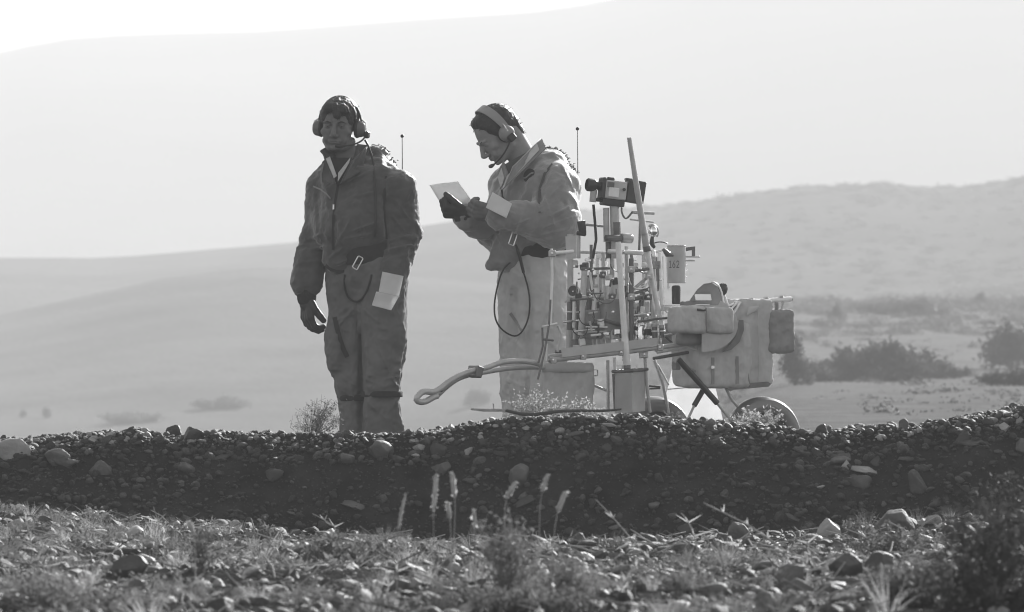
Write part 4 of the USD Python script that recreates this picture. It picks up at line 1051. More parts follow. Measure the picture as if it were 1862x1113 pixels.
gear('thin_antenna_mast', 'thin dark mast beside the long tool, with two short cross rods', 'mast', K(1163, 400, 0.3), [
    ('mast', T([(1165, 380), (1162, 462)], 2.4, 0.3), tube_dark, True), ('cross_rod', T([(1149, 386), (1189, 388)], 3.0, 0.3), tube_grey, True), ('cross_rod', T([(1146, 399), (1188, 404)], 1.8, 0.3), tube_grey, True),
    ('hook_wire', T([(1131, 378), (1133, 392), (1138, 397), (1144, 393), (1150, 386)], 1.8, 0.3, 7, 20), tube_dark, True)])
t = Thing('reflector_lamp', 'small shiny round reflector on a clamp beside the long tool', 'lamp', K(1187, 440, 0.2))
t.part('bowl', trimesh.creation.icosphere(3, 0.024).apply_transform(np.diag([0.9, 0.8, 1.2, 1])).apply_translation(K(1187, 421, 0.2)), chrome, True)
t.part('rim', T([(1180, 412), (1190, 410), (1196, 418), (1194, 430)], 2.0, 0.2, 7, 16), tube_grey, True)
t.part('clamp', T([(1186, 430), (1185, 444), (1190, 450)], [3, 5, 3], 0.2), black_paint, True)
t.part('wire', T([(1190, 442), (1202, 440), (1214, 443)], 1.3, 0.2, 6, 12), tube_dark, True)
# canister with its number
t = Thing('tool_canister', 'upright grey metal canister with a black number hanging on the rack', 'canister', K(1231, 515, 0.15))
c0, c1 = K(1230, 515, 0.2), K(1230, 446, 0.2)
hh = c1[2] - c0[2]
t.part('can', revolve([(0, 0), (0.042, 0), (0.045, 0.003), (0.045, hh * 0.03), (0.0435, hh * 0.05), (0.0435, hh - 0.006), (0.045, hh - 0.004), (0.043, hh), (0, hh)], c0, (0, 0, 1), 40), plate_grey, 35)
lt = meshkit.text_mesh('162', 0.034, 0.0015)
q = np.array(lt.vertices)
q[:, 0] *= 0.62
q[:, 0] -= q[:, 0].mean()
ang = q[:, 0] / 0.0435 - 0.25
rad = 0.0432 + q[:, 2]
lt = trimesh.Trimesh(np.stack([c0[0] + rad * np.sin(ang), c0[1] - rad * np.cos(ang), c0[2] + hh * 0.40 + q[:, 1]], 1), np.array(lt.faces), process=False)
t.part('number', lt, tube_dark)
t.part('strap', poly([(1247, 450), (1264, 448), (1264, 468), (1258, 468), (1258, 455), (1247, 457)], 0.2, 0.015), tube_dark)
for y in (467, 474):
    t.part('prong', T([(1246, y), (1270 - (y - 467), y)], 1.5, 0.2, 6), tube_grey, True)
t.part('prong_tip', trimesh.creation.icosphere(2, 0.006).apply_translation(K(1271, 467, 0.2)), chrome, True)
for y in (481, 492, 503):
    t.part('rivet', trimesh.creation.icosphere(1, 0.004).apply_translation(K(1249, y, 0.2)), chrome, True)
t.part('clip', T([(1206, 453), (1214, 462), (1224, 464)], [3, 6, 3], 0.12), tube_dark, True)
c0 = K(1229.5, 553, 0.2)
gear('film_can', 'small black cylinder standing on the cart beside the canvas pouch', 'canister', c0, [
    ('can', revolve([(0, 0), (0.018, 0), (0.020, 0.004), (0.021, 0.078), (0.019, 0.084), (0.012, 0.088), (0, 0.088)], c0, (0, 0, 1), 26), black_paint, 35),
    ('shelf', rbox(K(1218, 557, 0.2), (0.10, 0.06, 0.010), rotz(32)), bright_metal, False)])
c0 = K(1209, 570, 0.15)
gear('white_block', 'small white block on the rack shelf under the canister', 'block', c0, [('block', rbox(K(1210, 561, 0.12), (0.038, 0.03, 0.022), rotz(32), 0.003), canvas_thin, False), ('latch', T([(1216, 567), (1228, 566)], 2.2, 0.1), tube_pale, True)])
c0 = K(1045, 530, 0.28)
gear('dial_gauge', 'round dark dial gauge on the rack beside pale trousers', 'gauge', c0, [
    ('case', revolve([(0, 0.0), (0.027, 0.0), (0.029, 0.006), (0.029, 0.022), (0.024, 0.026), (0, 0.024)], c0, (-0.3, -0.95, 0.1), 28), black_paint, 35),
    ('rim', revolve([(0.025, 0.020), (0.031, 0.020), (0.031, 0.028), (0.025, 0.028), (0.025, 0.020)], c0, (-0.3, -0.95, 0.1), 28), tube_grey, 35),
    ('pointer', trimesh.creation.icosphere(1, 0.005).apply_translation(c0 + [-0.008, -0.028, 0]), chrome, True),
    ('stem', T([(1044, 540), (1043, 596)], 3.6, 0.28), tube_pale, True)])
for k, (x0, y0, x1, y1, r, v, mat, lab) in enumerate((
    (1063, 489, 1056, 612, 5.6, 0.22, tube_grey, 'thickest grey core tube standing beside the dial gauge'),
    (1036, 545, 1035, 600, 5.0, 0.30, tube_dark, 'short dark tube at the end of the rack nearest the reader'),
    (1052, 545, 1051, 602, 4.0, 0.32, tube_dark, 'short dark tube between dial gauge stem and thick core tube'),
    (1071, 540, 1071, 604, 4.2, 0.30, tube_dark, 'short dark tube behind the thick grey core tube'),
    (1083, 520, 1079, 570, 4.0, 0.26, tube_pale, 'short pale tube above the grey cloth bundle'),
    (1091, 540, 1091, 560, 6.5, 0.3, tube_dark, 'stubby dark cap among the pale rack tubes'),
    (1112, 590, 1114, 622, 2.2, 0.2, tube_pale, 'thin pale rod under the folded cloth on the rack'),
    (1190, 592, 1191, 618, 5.0, 0.1, tube_dark, 'dark tube stub between the tool shafts and the shelf'),
    (1203, 594, 1204, 614, 4.0, 0.1, tube_dark, 'short dark stub beside the small white block'))):
    t = Thing('core_tube', lab, 'tube', K(x1, y1, v), 'sampling tubes in the cart rack')
    b = t.part('barrel', T([(x0, y0), (x1, y1)], r, v, 10), mat, True)
    t.part('cap', T([(x0, y0 - 3), (x0, y0 + 3)], r * 1.2, v, 10), tube_grey if mat is not tube_grey else tube_dark, True)
    t.part('ring', T([(x0 * .6 + x1 * .4, y0 * .6 + y1 * .4 - 1.5), (x0 * .6 + x1 * .4, y0 * .6 + y1 * .4 + 1.5)], r * 1.15, v, 10), tube_pale, True)
gear('tall_pale_pole', 'tall straight pale pole standing in the open box', 'pole', K(1140, 672, -0.02), [
    ('shaft', T([(1124, 440), (1131, 540), (1140, 668)], [5.2, 5.6, 6.0], -0.02, 10), tube_pale, True), ('base_nut', T([(1140, 664), (1140, 673)], 7.0, -0.02, 6), tube_dark, True), ('lower_sleeve', T([(1136, 615), (1140, 664)], 6.6, -0.02, 10), tube_pale, True)])
c0 = K(1163, 628, 0.2)
gear('metal_flask', 'shiny metal flask standing low in the rack', 'flask', c0, [
    ('body', revolve([(0, 0), (0.034, 0), (0.038, 0.008), (0.038, 0.085), (0.030, 0.105), (0.014, 0.118), (0.014, 0.135), (0, 0.135)], c0, (0, 0, 1), 30), chrome, 40), ('cap', revolve([(0, 0.133), (0.017, 0.133), (0.017, 0.152), (0, 0.153)], c0, (0, 0, 1), 20), tube_dark, 35)])
gear('cloth_bundle', 'grey cloth bundle stuffed between the rack tubes', 'cloth', K(1080, 612, 0.24), [('cloth', pouch(1066, 566, 1097, 614, 0.24, 0.06, 51), canvas_dark, True), ('tie', T([(1066, 590), (1097, 588)], 1.6, 0.23), tube_dark, True)])
gear('folded_cloth', 'folded grey cloth strapped to the rack behind the tall pole', 'cloth', K(1114, 600, 0.18), [('cloth', pouch(1100, 546, 1131, 604, 0.2, 0.05, 52), canvas_dark, True), ('strap', T([(1100, 583), (1131, 591)], 3.6, 0.185), tube_dark, True)])
# open pale box under the frame
t = Thing('sample_box', 'pale upright sample box hanging under the cart frame', 'box', K(1146, 748, 0.0))
e, a, b = K(1150, 676, -0.08), K(1119, 678, 0.05), K(1172, 674, 0.06)
drop = np.array([0, 0, -0.188])
t.part('front_panel', panel([a + drop, e + drop, e, a], 0.006, 0.0, 4), canvas_thin)
t.part('side_panel', panel([e + drop, b + drop, b, e], 0.006, 0.0, 4), plate_grey)
bk = a + b - e
t.part('back_panel', panel([b + drop, bk + drop, bk, b], 0.006, 0.0, 4), plate_grey)
t.part('far_panel', panel([bk + drop, a + drop, a, bk], 0.006, 0.0, 4), plate_grey)
t.part('bottom_panel', panel([a + drop + [0, 0, .006], bk + drop + [0, 0, .006], b + drop + [0, 0, .006], e + drop + [0, 0, .006]], 0.006, 0.0, 4), plate_grey)
t.part('rim', tube([a + [-0.012, 0, 0.006], e + [0, -0.012, 0.004], b + [0.012, 0, 0.006], bk + [0, 0.012, 0.006], a + [-0.012, 0, 0.006]], 0.008, 7), tube_dark, 40)
for x in (1124, 1130, 1157):
    t.part('hook', T([(x, 674), (x + 1, 664)], 2.0, 0.0), tube_pale, True)
t.part('side_strap', T([(1116, 680), (1119, 746)], 3.2, 0.06), tube_dark, True)
# canvas pieces
gear('canvas_pannier', 'grey canvas pannier hanging under the cart beside the dry bush', 'pannier', K(1030, 742, 0.15), [('bag', pouch(992, 664, 1077, 742, 0.15, 0.12, 53, 0.010, 0.010), canvas, True), ('flap', pouch(990, 660, 1079, 676, 0.135, 0.02, 54, 0.008, 0.003), canvas, True), ('buckle', rbox(K(1082, 678, 0.2), (0.028, 0.02, 0.032), None, 0.004), chrome, False)])
gear('white_cloth_sheet', 'sunlit thin white sheet stretched behind the crossed dark legs', 'sheet', K(1250, 760, 0.6), [('sheet', panel([K(1200, 770, 1.0), K(1316, 770, 0.8), K(1290, 655, 0.8), K(1226, 652, 1.0)], 0.004, 0.01, 12, 3, 0.01), canvas_thin, True), ('seam', T([(1214, 708), (1300, 700)], 1.2, [0.97, 0.77]), canvas, True)])
gear('large_canvas_bag', 'large pale canvas bag over the cart wheel under the top bar', 'bag', K(1335, 700, 0.0), [
    ('bag_side', pouch(1276, 590, 1362, 700, -0.02, 0.24, 55, 0.012, 0.011), canvas, True), ('bag_end', pouch(1352, 548, 1402, 697, 0.02, 0.24, 56, 0.015, 0.011), canvas, True),
    ('seam', T([(1356, 640), (1358, 670), (1363, 698)], 1.6, -0.03), canvas_dark, True), ('vent_flap', panel([K(1358, 574, -0.02), K(1376, 565, -0.02), K(1380, 556, -0.02), K(1361, 557, -0.02)], 0.004, 0.006, 6), canvas_thin, True),
    ('bottom_hem', T([(1276, 700), (1330, 702), (1362, 700)], 2.2, 0.0), canvas_dark, True), ('strap', strip([K(1296, 650, -0.045), K(1296, 698, -0.045)], 0.016, 0.004, (0.3, -0.95, 0)), canvas_dark, False), ('strap', strip([K(1340, 648, -0.045), K(1341, 698, -0.045)], 0.016, 0.004, (0.3, -0.95, 0)), canvas_dark, False), ('strap_buckle', rbox(K(1296, 668, -0.06), (0.02, 0.008, 0.016), rotz(32), 0.002), bright_metal, False), ('end_strap', strip([K(1380, 560, -0.02), K(1381, 692, -0.02)], 0.012, 0.004, (0.3, -0.95, 0)), canvas, False)])
th = np.linspace(-1.05, 1.52, 16)
arc = [(1278 + 64 * math.cos(t_), 590 + 50 * math.sin(t_)) for t_ in th]
flap = [(1231, 556), (1306, 555)] + arc + [(1276, 640), (1276, 604), (1236, 603)]
gear('rounded_flap_bag', 'canvas bag with a rounded flap cover hanging before the large bag', 'bag', K(1290, 640, -0.1), [
    ('flap', poly(flap, -0.12, 0.03), canvas, False), ('pocket', pouch(1231, 558, 1284, 603, -0.16, 0.08, 57, 0.012, 0.007), canvas, True), ('pocket', pouch(1286, 560, 1332, 604, -0.135, 0.06, 58, 0.012, 0.007), canvas, True),
    ('gusset', poly([(1352, 582), (1353, 600), (1345, 622), (1330, 636), (1312, 641), (1326, 630), (1337, 612), (1341, 592), (1344, 582)], -0.07, 0.05), tube_dark, False), ('strap', T([(1284, 560), (1286, 602)], 1.6, -0.17), canvas_dark, True),
    ('buckle', T([(1268, 563), (1282, 564)], 2.0, -0.17), black_paint, True), ('lower_pouch', pouch(1240, 604, 1276, 626, -0.06, 0.05, 59, 0.012, 0.004), canvas_dark, True)])
hood = [(1239, 579), (1241, 566), (1254, 546), (1268, 526), (1280, 516), (1294, 514), (1305, 521), (1312, 538), (1322, 579)]
gear('arched_hood', 'dark arched hood with a light slot on top of the canvas pouch', 'hood', K(1280, 578, 0.0), [
    ('shell', poly(hood, -0.04, 0.10, [[(1263, 535), (1292, 535), (1294, 546), (1265, 546)]]), canvas_dark, False),
    ('edge_trim', T([(1294, 513), (1306, 519), (1313, 536), (1324, 576)], 1.6, -0.04, 7, 20), tube_pale, True), ('sill', T([(1264, 555), (1290, 554)], 1.8, -0.055), bright_metal, True), ('lining', pouch(1240, 548, 1268, 578, -0.05, 0.02, 60, 0.01, 0.003), tube_dark, True)])
c0 = K(1313, 527, 0.1)
t = Thing('round_knob', 'black ribbed knob standing up behind the arched hood', 'knob', c0)
f = Field(c0 - 0.07, c0 + 0.07, 0.004)
f.ell(c0, (0.024, 0.022, 0.032), 0.01, roty(18)).wave(lambda p: 0.0025 * np.sin(np.arctan2(p[:, 0] - c0[0], p[:, 1] - c0[1]) * 14))
t.part('cap', f.mesh(), black_paint, True)
t.part('stalk', T([(1316, 536), (1324, 560)], 3.0, 0.1), tube_pale, True)
t = Thing('top_bar', 'pale metal bar across the top of the large canvas bag', 'bar', K(1385, 549, 0.0))
t.part('bar', T([(1336, 553), (1386, 548), (1438, 544)], 5.0, 0.05, 12), tube_pale, True)
t.part('end_plug', T([(1436, 544), (1440, 543.6)], 3.6, 0.05, 12), tube_dark, True)
for x0, y0, x1, y1 in ((1322, 571, 1342, 548), (1332, 574, 1347, 549), (1312, 562, 1335, 552)):
    t.part('strap', T([(x0, y0), (x1, y1)], 1.8, -0.02), tube_pale, True)
t.part('strap_plate', poly([(1318, 566), (1336, 550), (1340, 556), (1328, 572)], 0.0, 0.012), tube_dark)
for x, y in ((1393, 542), (1420, 540), (1366, 544)):
    t.part('fitting', rbox(K(x, y, 0.05), (0.02, 0.02, 0.012), rotz(30)), tube_grey)
gear('small_hanging_bag', 'narrow grey bag hanging from the end of the top bar', 'bag', K(1420, 640, 0.0), [
    ('bag', pouch(1403, 566, 1441, 638, 0.0, 0.08, 61, 0.012, 0.010), canvas_dark, True), ('hanger', T([(1412, 550), (1412, 568)], 4.0, 0.03), canvas_dark, True), ('hanger', T([(1424, 548), (1420, 568)], 2.4, 0.03), canvas, True), ('edge_strip', T([(1438, 600), (1442, 632)], 1.6, -0.01), canvas_thin, True)])
gear('tongs', 'dark long handled tongs hanging down the front of the cart', 'tongs', K(990, 640, -0.05), [
    ('bar', T([(1001, 545), (998, 592), (990, 640), (978, 690)], 2.0, -0.05), tube_dark, True), ('bar', T([(986, 596), (987, 630), (979, 660)], 2.0, -0.02), tube_dark, True), ('cross_bar', T([(986, 594), (1013, 588)], 1.6, -0.05), tube_pale, True), ('cross_bar', T([(988, 617), (1006, 619)], 2.2, -0.05), tube_dark, True),
    ('rod', T([(994, 625), (993, 656)], 1.8, -0.03), tube_pale, True), ('arm', T([(1014, 592), (1020, 608), (1014, 640)], 2.2, -0.02), tube_grey, True)])

# small fittings crowding the rack: clips, clamps, straps, short rods
rk = np.random.default_rng(77)
mats_ = (tube_grey, tube_pale, tube_dark, plate_grey, bright_metal, black_paint, canvas_dark, chrome)
for k in range(150):
    x, y = rk.uniform(1036, 1204), 458 + 180 * rk.random() ** 0.9
    v = rk.uniform(0.1, 0.5)
    mat = mats_[rk.choice(8, p=[.22, .16, .2, .12, .1, .08, .06, .06])]
    kind = rk.random()
    if kind < 0.45:
        w, h = rk.uniform(5, 13), rk.uniform(4, 14)
        cart.part('fitting', rbox(K(x, y, v), (w / S, rk.uniform(0.01, 0.03), h / S), rotz(rk.uniform(-20, 50)) @ roty(rk.uniform(-12, 12)), 0.003), mat)
    elif kind < 0.8:
        L = rk.uniform(12, 46)
        cart.part('rod', T([(x, y - L / 2), (x + rk.normal(0, 2), y + L / 2)], rk.uniform(1.4, 3.4), v), mat, True)
    else:
        L = rk.uniform(12, 40)
        cart.part('rod', T([(x - L / 2, y + rk.normal(0, 2)), (x + L / 2, y - L * 0.08)], rk.uniform(1.2, 2.6), v), mat, True)
for pts, v, mat in (([(1066, 505), (1098, 500), (1100, 640), (1064, 642)], 0.52, canvas_dark), ([(1100, 520), (1132, 516), (1133, 625), (1101, 632)], 0.45, plate_grey), ([(1040, 560), (1066, 556), (1066, 640), (1038, 642)], 0.5, canvas_dark),
                    ([(1146, 552), (1180, 548), (1182, 625), (1147, 630)], 0.42, plate_grey), ([(1180, 470), (1206, 466), (1208, 560), (1184, 566)], 0.46, canvas), ([(1200, 590), (1236, 584), (1238, 625), (1204, 630)], 0.3, canvas_dark)):
    cart.part('back_panel', poly(pts, v, 0.012), mat)

# wires and straps looping through the rack
for k in range(16):
    x, y, v = rk.uniform(1040, 1165), rk.uniform(470, 600), rk.uniform(0.08, 0.4)
    L, sag = rk.uniform(18, 60), rk.uniform(6, 26)
    cart.part('wire', T([(x, y), (x + L * 0.3, y + sag), (x + L * 0.7, y + sag * 1.1), (x + L, y + rk.uniform(-12, 12))], rk.uniform(0.9, 1.5), v, 5, 14), (tube_dark, black_paint, tube_pale)[k % 3], True)
for x, y, v in ((1130, 641, -0.01), (1060, 648, -0.01), (1200, 632, -0.01), (1260, 623, -0.01), (1006, 655, -0.01), (1148, 490, 0.1), (1148, 540, 0.1), (1180, 502, 0.12), (1179, 540, 0.12), (1097, 500, 0.36), (1113, 540, 0.32), (1004, 461, 0.08), (1172, 645, 0.02)):
    b = K(x, y, v)
    cart.part('bolt', revolve([(0, 0.006), (0.006, 0.005), (0.007, 0), (0, 0)], b + [0, -0.014, 0], (-0.2, -1, 0), 6), bright_metal, False)
    cart.part('joint_clamp', rbox(b, (0.030, 0.026, 0.032), rotz(30), 0.005), (tube_grey, tube_dark)[int(x) % 2])

# polished knobs and screw heads that catch the sun
for k in range(34):
    x, y, v = rk.uniform(1040, 1270), rk.uniform(448, 645), rk.uniform(0.05, 0.3)
    if x > 1205 and y < 560: continue
    cart.part('knob', trimesh.creation.icosphere(2, rk.uniform(0.004, 0.0075)).apply_translation(K(x, y, v)), chrome, True)
# ------------------------------------------------------------------ stones
stone_grey = matte('grey_stone', 0.085, 0.17, scale=9, rough=0.66, spec=0.4, bump=0.6, bscale=40, bdist=0.012, rnd=0.35)
stone_dark = matte('dark_stone', 0.045, 0.09, scale=9, rough=0.62, spec=0.4, bump=0.6, bscale=40, bdist=0.012, rnd=0.35)
stone_pale = matte('pale_stone', 0.28, 0.45, scale=9, rough=0.66, spec=0.4, bump=0.5, bscale=40, bdist=0.012, rnd=0.25)
STONES = (stone_grey, stone_dark, stone_pale)

def stone_shape(size, seed, sub=2, cuts=13):
    r = np.random.default_rng(seed)
    m = trimesh.creation.icosphere(subdivisions=sub)
    v = np.array(m.vertices)
    nrm = r.normal(size=(cuts, 3)); nrm /= np.linalg.norm(nrm, axis=1, keepdims=True)
    d = r.uniform(0.42, 0.9, cuts)
    dots = v @ nrm.T
    lim = np.where(dots > 0.05, d / np.maximum(dots, 0.05), 9).min(1)
    v = v * np.minimum(1.0, lim)[:, None]
    v = v * (1 + 0.16 * (fbm(v * 2.2 + seed % 97, 3, seed % 1000) - 0.5))[:, None]
    return trimesh.Trimesh(v * np.asarray(size) / 2, np.array(m.faces), process=False)

def ground_normal_ok(x, y):
    return ground_z(np.array([x]), np.array([y]))[0]

def place_stone(label, pos, size, seed, mat, tilt=0.0, sink=0.28, group=None, sub=2):
    m = stone_shape(size, seed, sub)
    v = np.array(m.vertices) @ (rotz((seed * 37) % 70 - 35) @ roty(tilt)).T
    pos = np.asarray(pos, float)
    m = trimesh.Trimesh(v, np.array(m.faces), process=False)
    z0 = v[:, 2].min()
    pos = pos + [0, 0, -z0 - sink * (v[:, 2].max() - z0)]
    path = fresh('/World/stone')
    mm = put(path, m, mat, 32)
    mm.AddTranslateOp().Set(Gf.Vec3d(*map(float, pos)))
    tag(mm.GetPrim(), label, 'stone', group)

# the stones one can point at: pixel of the base, width and height in photo pixels
named = (
    (32, 828, 80, 36, 'pale', 6, 'large pale flat topped boulder on the bank crest at the picture edge'),
    (108, 840, 62, 28, 'grey', 4, 'grey rounded rock just below the large pale boulder'),
    (352, 800, 56, 36, 'dark', 0, 'biggest dark lump on the bank crest beside the leaning gravel mound'),
    (317, 796, 34, 30, 'dark', 10, 'smaller dark lump on the crest beside the biggest crest lump'),
    (690, 828, 62, 32, 'grey', 8, 'sunlit edged oval rock in the bank just below the standing person'),
    (632, 842, 40, 24, 'grey', -6, 'half buried grey rock near the sunlit edged oval rock'),
    (723, 842, 40, 20, 'dark', 0, 'flat dark rock beside the sunlit edged oval rock'),
    (800, 860, 44, 30, 'grey', -28, 'tilted oval rock in the bank above the white seed heads'),
    (945, 876, 66, 40, 'grey', -8, 'broad oval rock in the dark bank under the cart handle'),
    (850, 828, 18, 24, 'pale', 20, 'small bright pointed stone standing on the dark bank'),
    (1570, 860, 60, 18, 'pale', 8, 'long flat bright stone on the dark bank beyond the wheel'),
    (1537, 852, 24, 20, 'pale', 0, 'small bright round stone beside the long flat bright stone'),
    (1668, 892, 52, 44, 'dark', 4, 'dark angular rock set deep in the high end of the bank'),
    (1642, 782, 22, 22, 'grey', 0, 'blocky stone standing on the crest beyond the cart'),
    (1800, 772, 30, 20, 'grey', 0, 'grey stone near the top of the high bank end'),
    (1512, 978, 56, 40, 'pale', 34, 'bright wedge shaped stone leaning at the foot of the bank'),
    (1632, 966, 88, 40, 'grey', 0, 'dome shaped grey boulder half hidden by twigs at the bank foot'),
    (1540, 1046, 76, 44, 'dark', 0, 'dark blunt boulder among the twigs before the dome boulder'),
    (1600, 1040, 80, 38, 'dark', 14, 'dark boulder with one sunlit sloping edge beside the blunt boulder'),
    (404, 1113, 60, 34, 'dark', 10, 'dark rock with a sunlit corner at the bottom among gravel'),
    (322, 1092, 46, 26, 'grey', -18, 'tilted slab with pale upper rim near the bottom'),
    (1392, 1116, 58, 42, 'grey', 30, 'rounded grey rock cut by the bottom edge of the picture'),
    (1452, 1078, 70, 26, 'grey', 12, 'low ridge shaped stone before the rounded grey rock'),
    (128, 1078, 66, 30, 'grey', 0, 'low hump backed stone in the dry grass'),
    (378, 985, 44, 26, 'grey', 0, 'smooth rounded cobble behind the small pale sprig'),
    (555, 1010, 52, 30, 'dark', 16, 'dark tilted stone beside two bright chips'),
    (492, 1012, 36, 20, 'pale', -10, 'bright chip of stone lying in front of the dark tilted stone'),
    (1250, 972, 52, 22, 'dark', 0, 'low dark stone with sunlit rim at the foot of the long bank'),
    (206, 1005, 60, 28, 'dark', 6, 'dark broad stone with pale twigs behind it'),
    (740, 1046, 70, 34, 'dark', 10, 'dark blocky stone beside the tall pale shrub'))
for k, (px, py, w, h, tone, tilt, lab) in enumerate(named):
    p = hit(px, min(py, 1112))
    if py > 1112:
        p = hit(px, 1112)
    if p[1] > 25.0 or p[1] < 14.0:
        xx_ = (px - 931) * 24.9 / FPX
        p = np.array([xx_, 24.9, ground_normal_ok(xx_, 24.9)])
    sz = np.array([w, w * 0.75, h * 1.35]) * p[1] / FPX
    place_stone(lab, p, sz, 900 + k, dict(pale=stone_pale, grey=stone_grey, dark=stone_dark)[tone], tilt, 0.25, None, 3)

rs = np.random.default_rng(21)
TONES = ('grey', 'dark', 'pale')
CREST_MARKS = ((-99, 'beside the large pale boulder'), (150, 'on top of the dark gravel mound'), (310, 'around the dark crest lumps'), (430, 'between crest lumps and feathery bush'), (540, 'under the standing person'),
               (750, 'under the loop of the cart handle'), (900, 'along the fallen stick'), (1110, 'under the open sample box'), (1260, 'before the near cart wheel'), (1470, 'just past the near cart wheel'), (1620, 'beside the blocky crest stone'), (1730, 'on the high bank end'))
FACE_MARKS = ((-99, 'under the large pale boulder'), (160, 'under the gravel mound'), (480, 'under the standing person'), (760, 'behind the white seed heads'), (1040, 'under the sample box'), (1280, 'under the near wheel'), (1500, 'near the long flat bright stone'), (1720, 'under the high bank end'))
LIT_MARKS = ((-99, 'near the low hump backed stone'), (250, 'near the tilted slab'), (480, 'around the dark tilted stone'), (700, 'left of the tall pale shrub'.replace('left of', 'before')), (920, 'around the pale leaning tuft'), (1150, 'around the leaning dry stalks'), (1380, 'near the wedge shaped stone'), (1600, 'near the dark shrub'))
def mark(marks, x, y):
    px = 931 + x * FPX / y
    return [m for a, m in marks if px >= a or a == -99][-1]
def loose_stone(x, y, s, seed, tones, where, marks, sink):
    flat = rs.random() < 0.45
    sz = s * np.array([rs.uniform(1.1, 1.7), rs.uniform(0.8, 1.1), rs.uniform(0.4, 0.6)] if flat else [rs.uniform(0.85, 1.2), rs.uniform(0.7, 1.0), rs.uniform(0.7, 1.0)])
    k = rs.choice(3, p=tones)
    shape = 'flat' if flat else 'chunky'
    at = mark(marks, x, y)
    place_stone(f'{shape} {TONES[k]} stone {where} {at}', (x, y, ground_normal_ok(x, y)), sz, seed, STONES[k], rs.uniform(-25, 25), sink, f'{shape} {TONES[k]} stones {where} {at}')
for k in range(64):
    loose_stone(rs.uniform(-2.1, 2.1), YC + rs.uniform(-0.14, 0.25), 0.026 * (2.6 ** (rs.random() ** 1.5)), 2000 + k, [.45, .42, .13], 'on the bank crest', CREST_MARKS, 0.2)
for k in range(62):
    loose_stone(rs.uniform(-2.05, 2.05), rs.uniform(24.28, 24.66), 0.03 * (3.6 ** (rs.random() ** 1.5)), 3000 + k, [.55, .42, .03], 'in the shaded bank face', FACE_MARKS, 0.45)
for k in range(150):
    y = rs.uniform(16.0, 24.1)
    loose_stone((rs.uniform(0, 1862) - 931) * y / FPX, y, 0.042 * (2.5 ** (rs.random() ** 1.8)), 4000 + k, [.40, .42, .18], 'on the sunlit rubble', LIT_MARKS, 0.22)

def instancer(name, label, cat, protos, pos, quat_angles, scales, idx, up=None):
    """many small copies as one object"""
    path = fresh('/World/' + name)
    pi = UsdGeom.PointInstancer.Define(stage, path)
    rel = pi.CreatePrototypesRel()
    for k, (m, mat, sm) in enumerate(protos):
        pp = f'{path}/shapes/{name}_piece_{k:03d}'
        put(pp, m, mat, sm)
        rel.AddTarget(pp)
    pi.CreatePositionsAttr(Vt.Vec3fArray.FromNumpy(np.asarray(pos, np.float32)))
    pi.CreateProtoIndicesAttr(Vt.IntArray.FromNumpy(np.asarray(idx, np.int32)))
    from scipy.spatial.transform import Rotation as Ro
    q = Ro.from_euler('xyz', quat_angles).as_quat()
    pi.CreateOrientationsAttr(Vt.QuathArray([Gf.Quath(float(a[3]), float(a[0]), float(a[1]), float(a[2])) for a in q]))
    pi.CreateScalesAttr(Vt.Vec3fArray.FromNumpy(np.asarray(scales, np.float32)))
    tag(pi.GetPrim(), label, cat, None, 'stuff')

# gravel: pebbles of every size between the stones
rg = np.random.default_rng(31)
pts = []
def cloud(n, x0, x1, y0, y1, s0, s1, pw=2.2):
    x, y = rg.uniform(x0, x1, n), rg.uniform(y0, y1, n)
    keep = n2(x, y, 0.5, 3, 61) + rg.uniform(-0.35, 0.35, n) > -0.12
    x, y = x[keep], y[keep]
    s = s0 * (s1 / s0) ** (rg.random(len(x)) ** pw)
    pts.append(np.stack([x, y, ground_z(x, y) + s * 0.12, s], 1))
cloud(11000, -2.4, 2.4, 24.60, 25.1, 0.010, 0.05)
cloud(5000, -2.4, 2.4, 25.0, 27.5, 0.010, 0.04)
cloud(8000, -2.3, 2.3, 24.2, 24.75, 0.008, 0.045)
cloud(11000, -2.1, 2.1, 19.0, 24.3, 0.010, 0.075, 2.4)
cloud(6500, -1.7, 1.7, 15.2, 19.2, 0.010, 0.065, 2.8)
pts = np.vstack(pts)
n = len(pts)
sc = pts[:, 3:4] * rg.uniform([0.8, 0.7, 0.5], [1.5, 1.1, 1.0], (n, 3))
gidx = rg.choice(12, n)
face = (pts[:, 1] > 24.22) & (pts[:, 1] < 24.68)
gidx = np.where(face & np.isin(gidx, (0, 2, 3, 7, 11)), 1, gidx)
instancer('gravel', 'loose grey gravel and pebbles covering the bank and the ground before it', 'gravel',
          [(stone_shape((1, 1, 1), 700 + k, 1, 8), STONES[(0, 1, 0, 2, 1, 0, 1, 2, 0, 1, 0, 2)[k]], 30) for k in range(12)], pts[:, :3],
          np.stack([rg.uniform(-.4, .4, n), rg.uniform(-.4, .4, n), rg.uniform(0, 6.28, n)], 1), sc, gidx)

# ------------------------------------------------------------------ plants
straw = matte('dry_straw', 0.42, 0.6, scale=20, rough=0.8, rnd=0.3, trans=0.5)
straw_grey = matte('grey_dry_stems', 0.18, 0.30, scale=20, rough=0.8, rnd=0.35, trans=0.45)
sage = matte('grey_green_leaves', 0.15, 0.25, scale=20, rough=0.7, rnd=0.4, trans=0.45)
leaf_dark = matte('dark_shrub_leaves', 0.06, 0.12, scale=20, rough=0.7, rnd=0.5, trans=0.4)
twig_dark = matte('dark_twig_bark', 0.04, 0.08, scale=20, rough=0.9)
seed_pale = matte('pale_seed_head', 0.42, 0.58, scale=60, rough=0.85, trans=0.45, bump=0.5, bscale=200, bdist=0.004)
far_leaf = matte('far_shrub_leaves', 0.09, 0.15, scale=2, rough=0.8, rnd=0.4, trans=0.2)

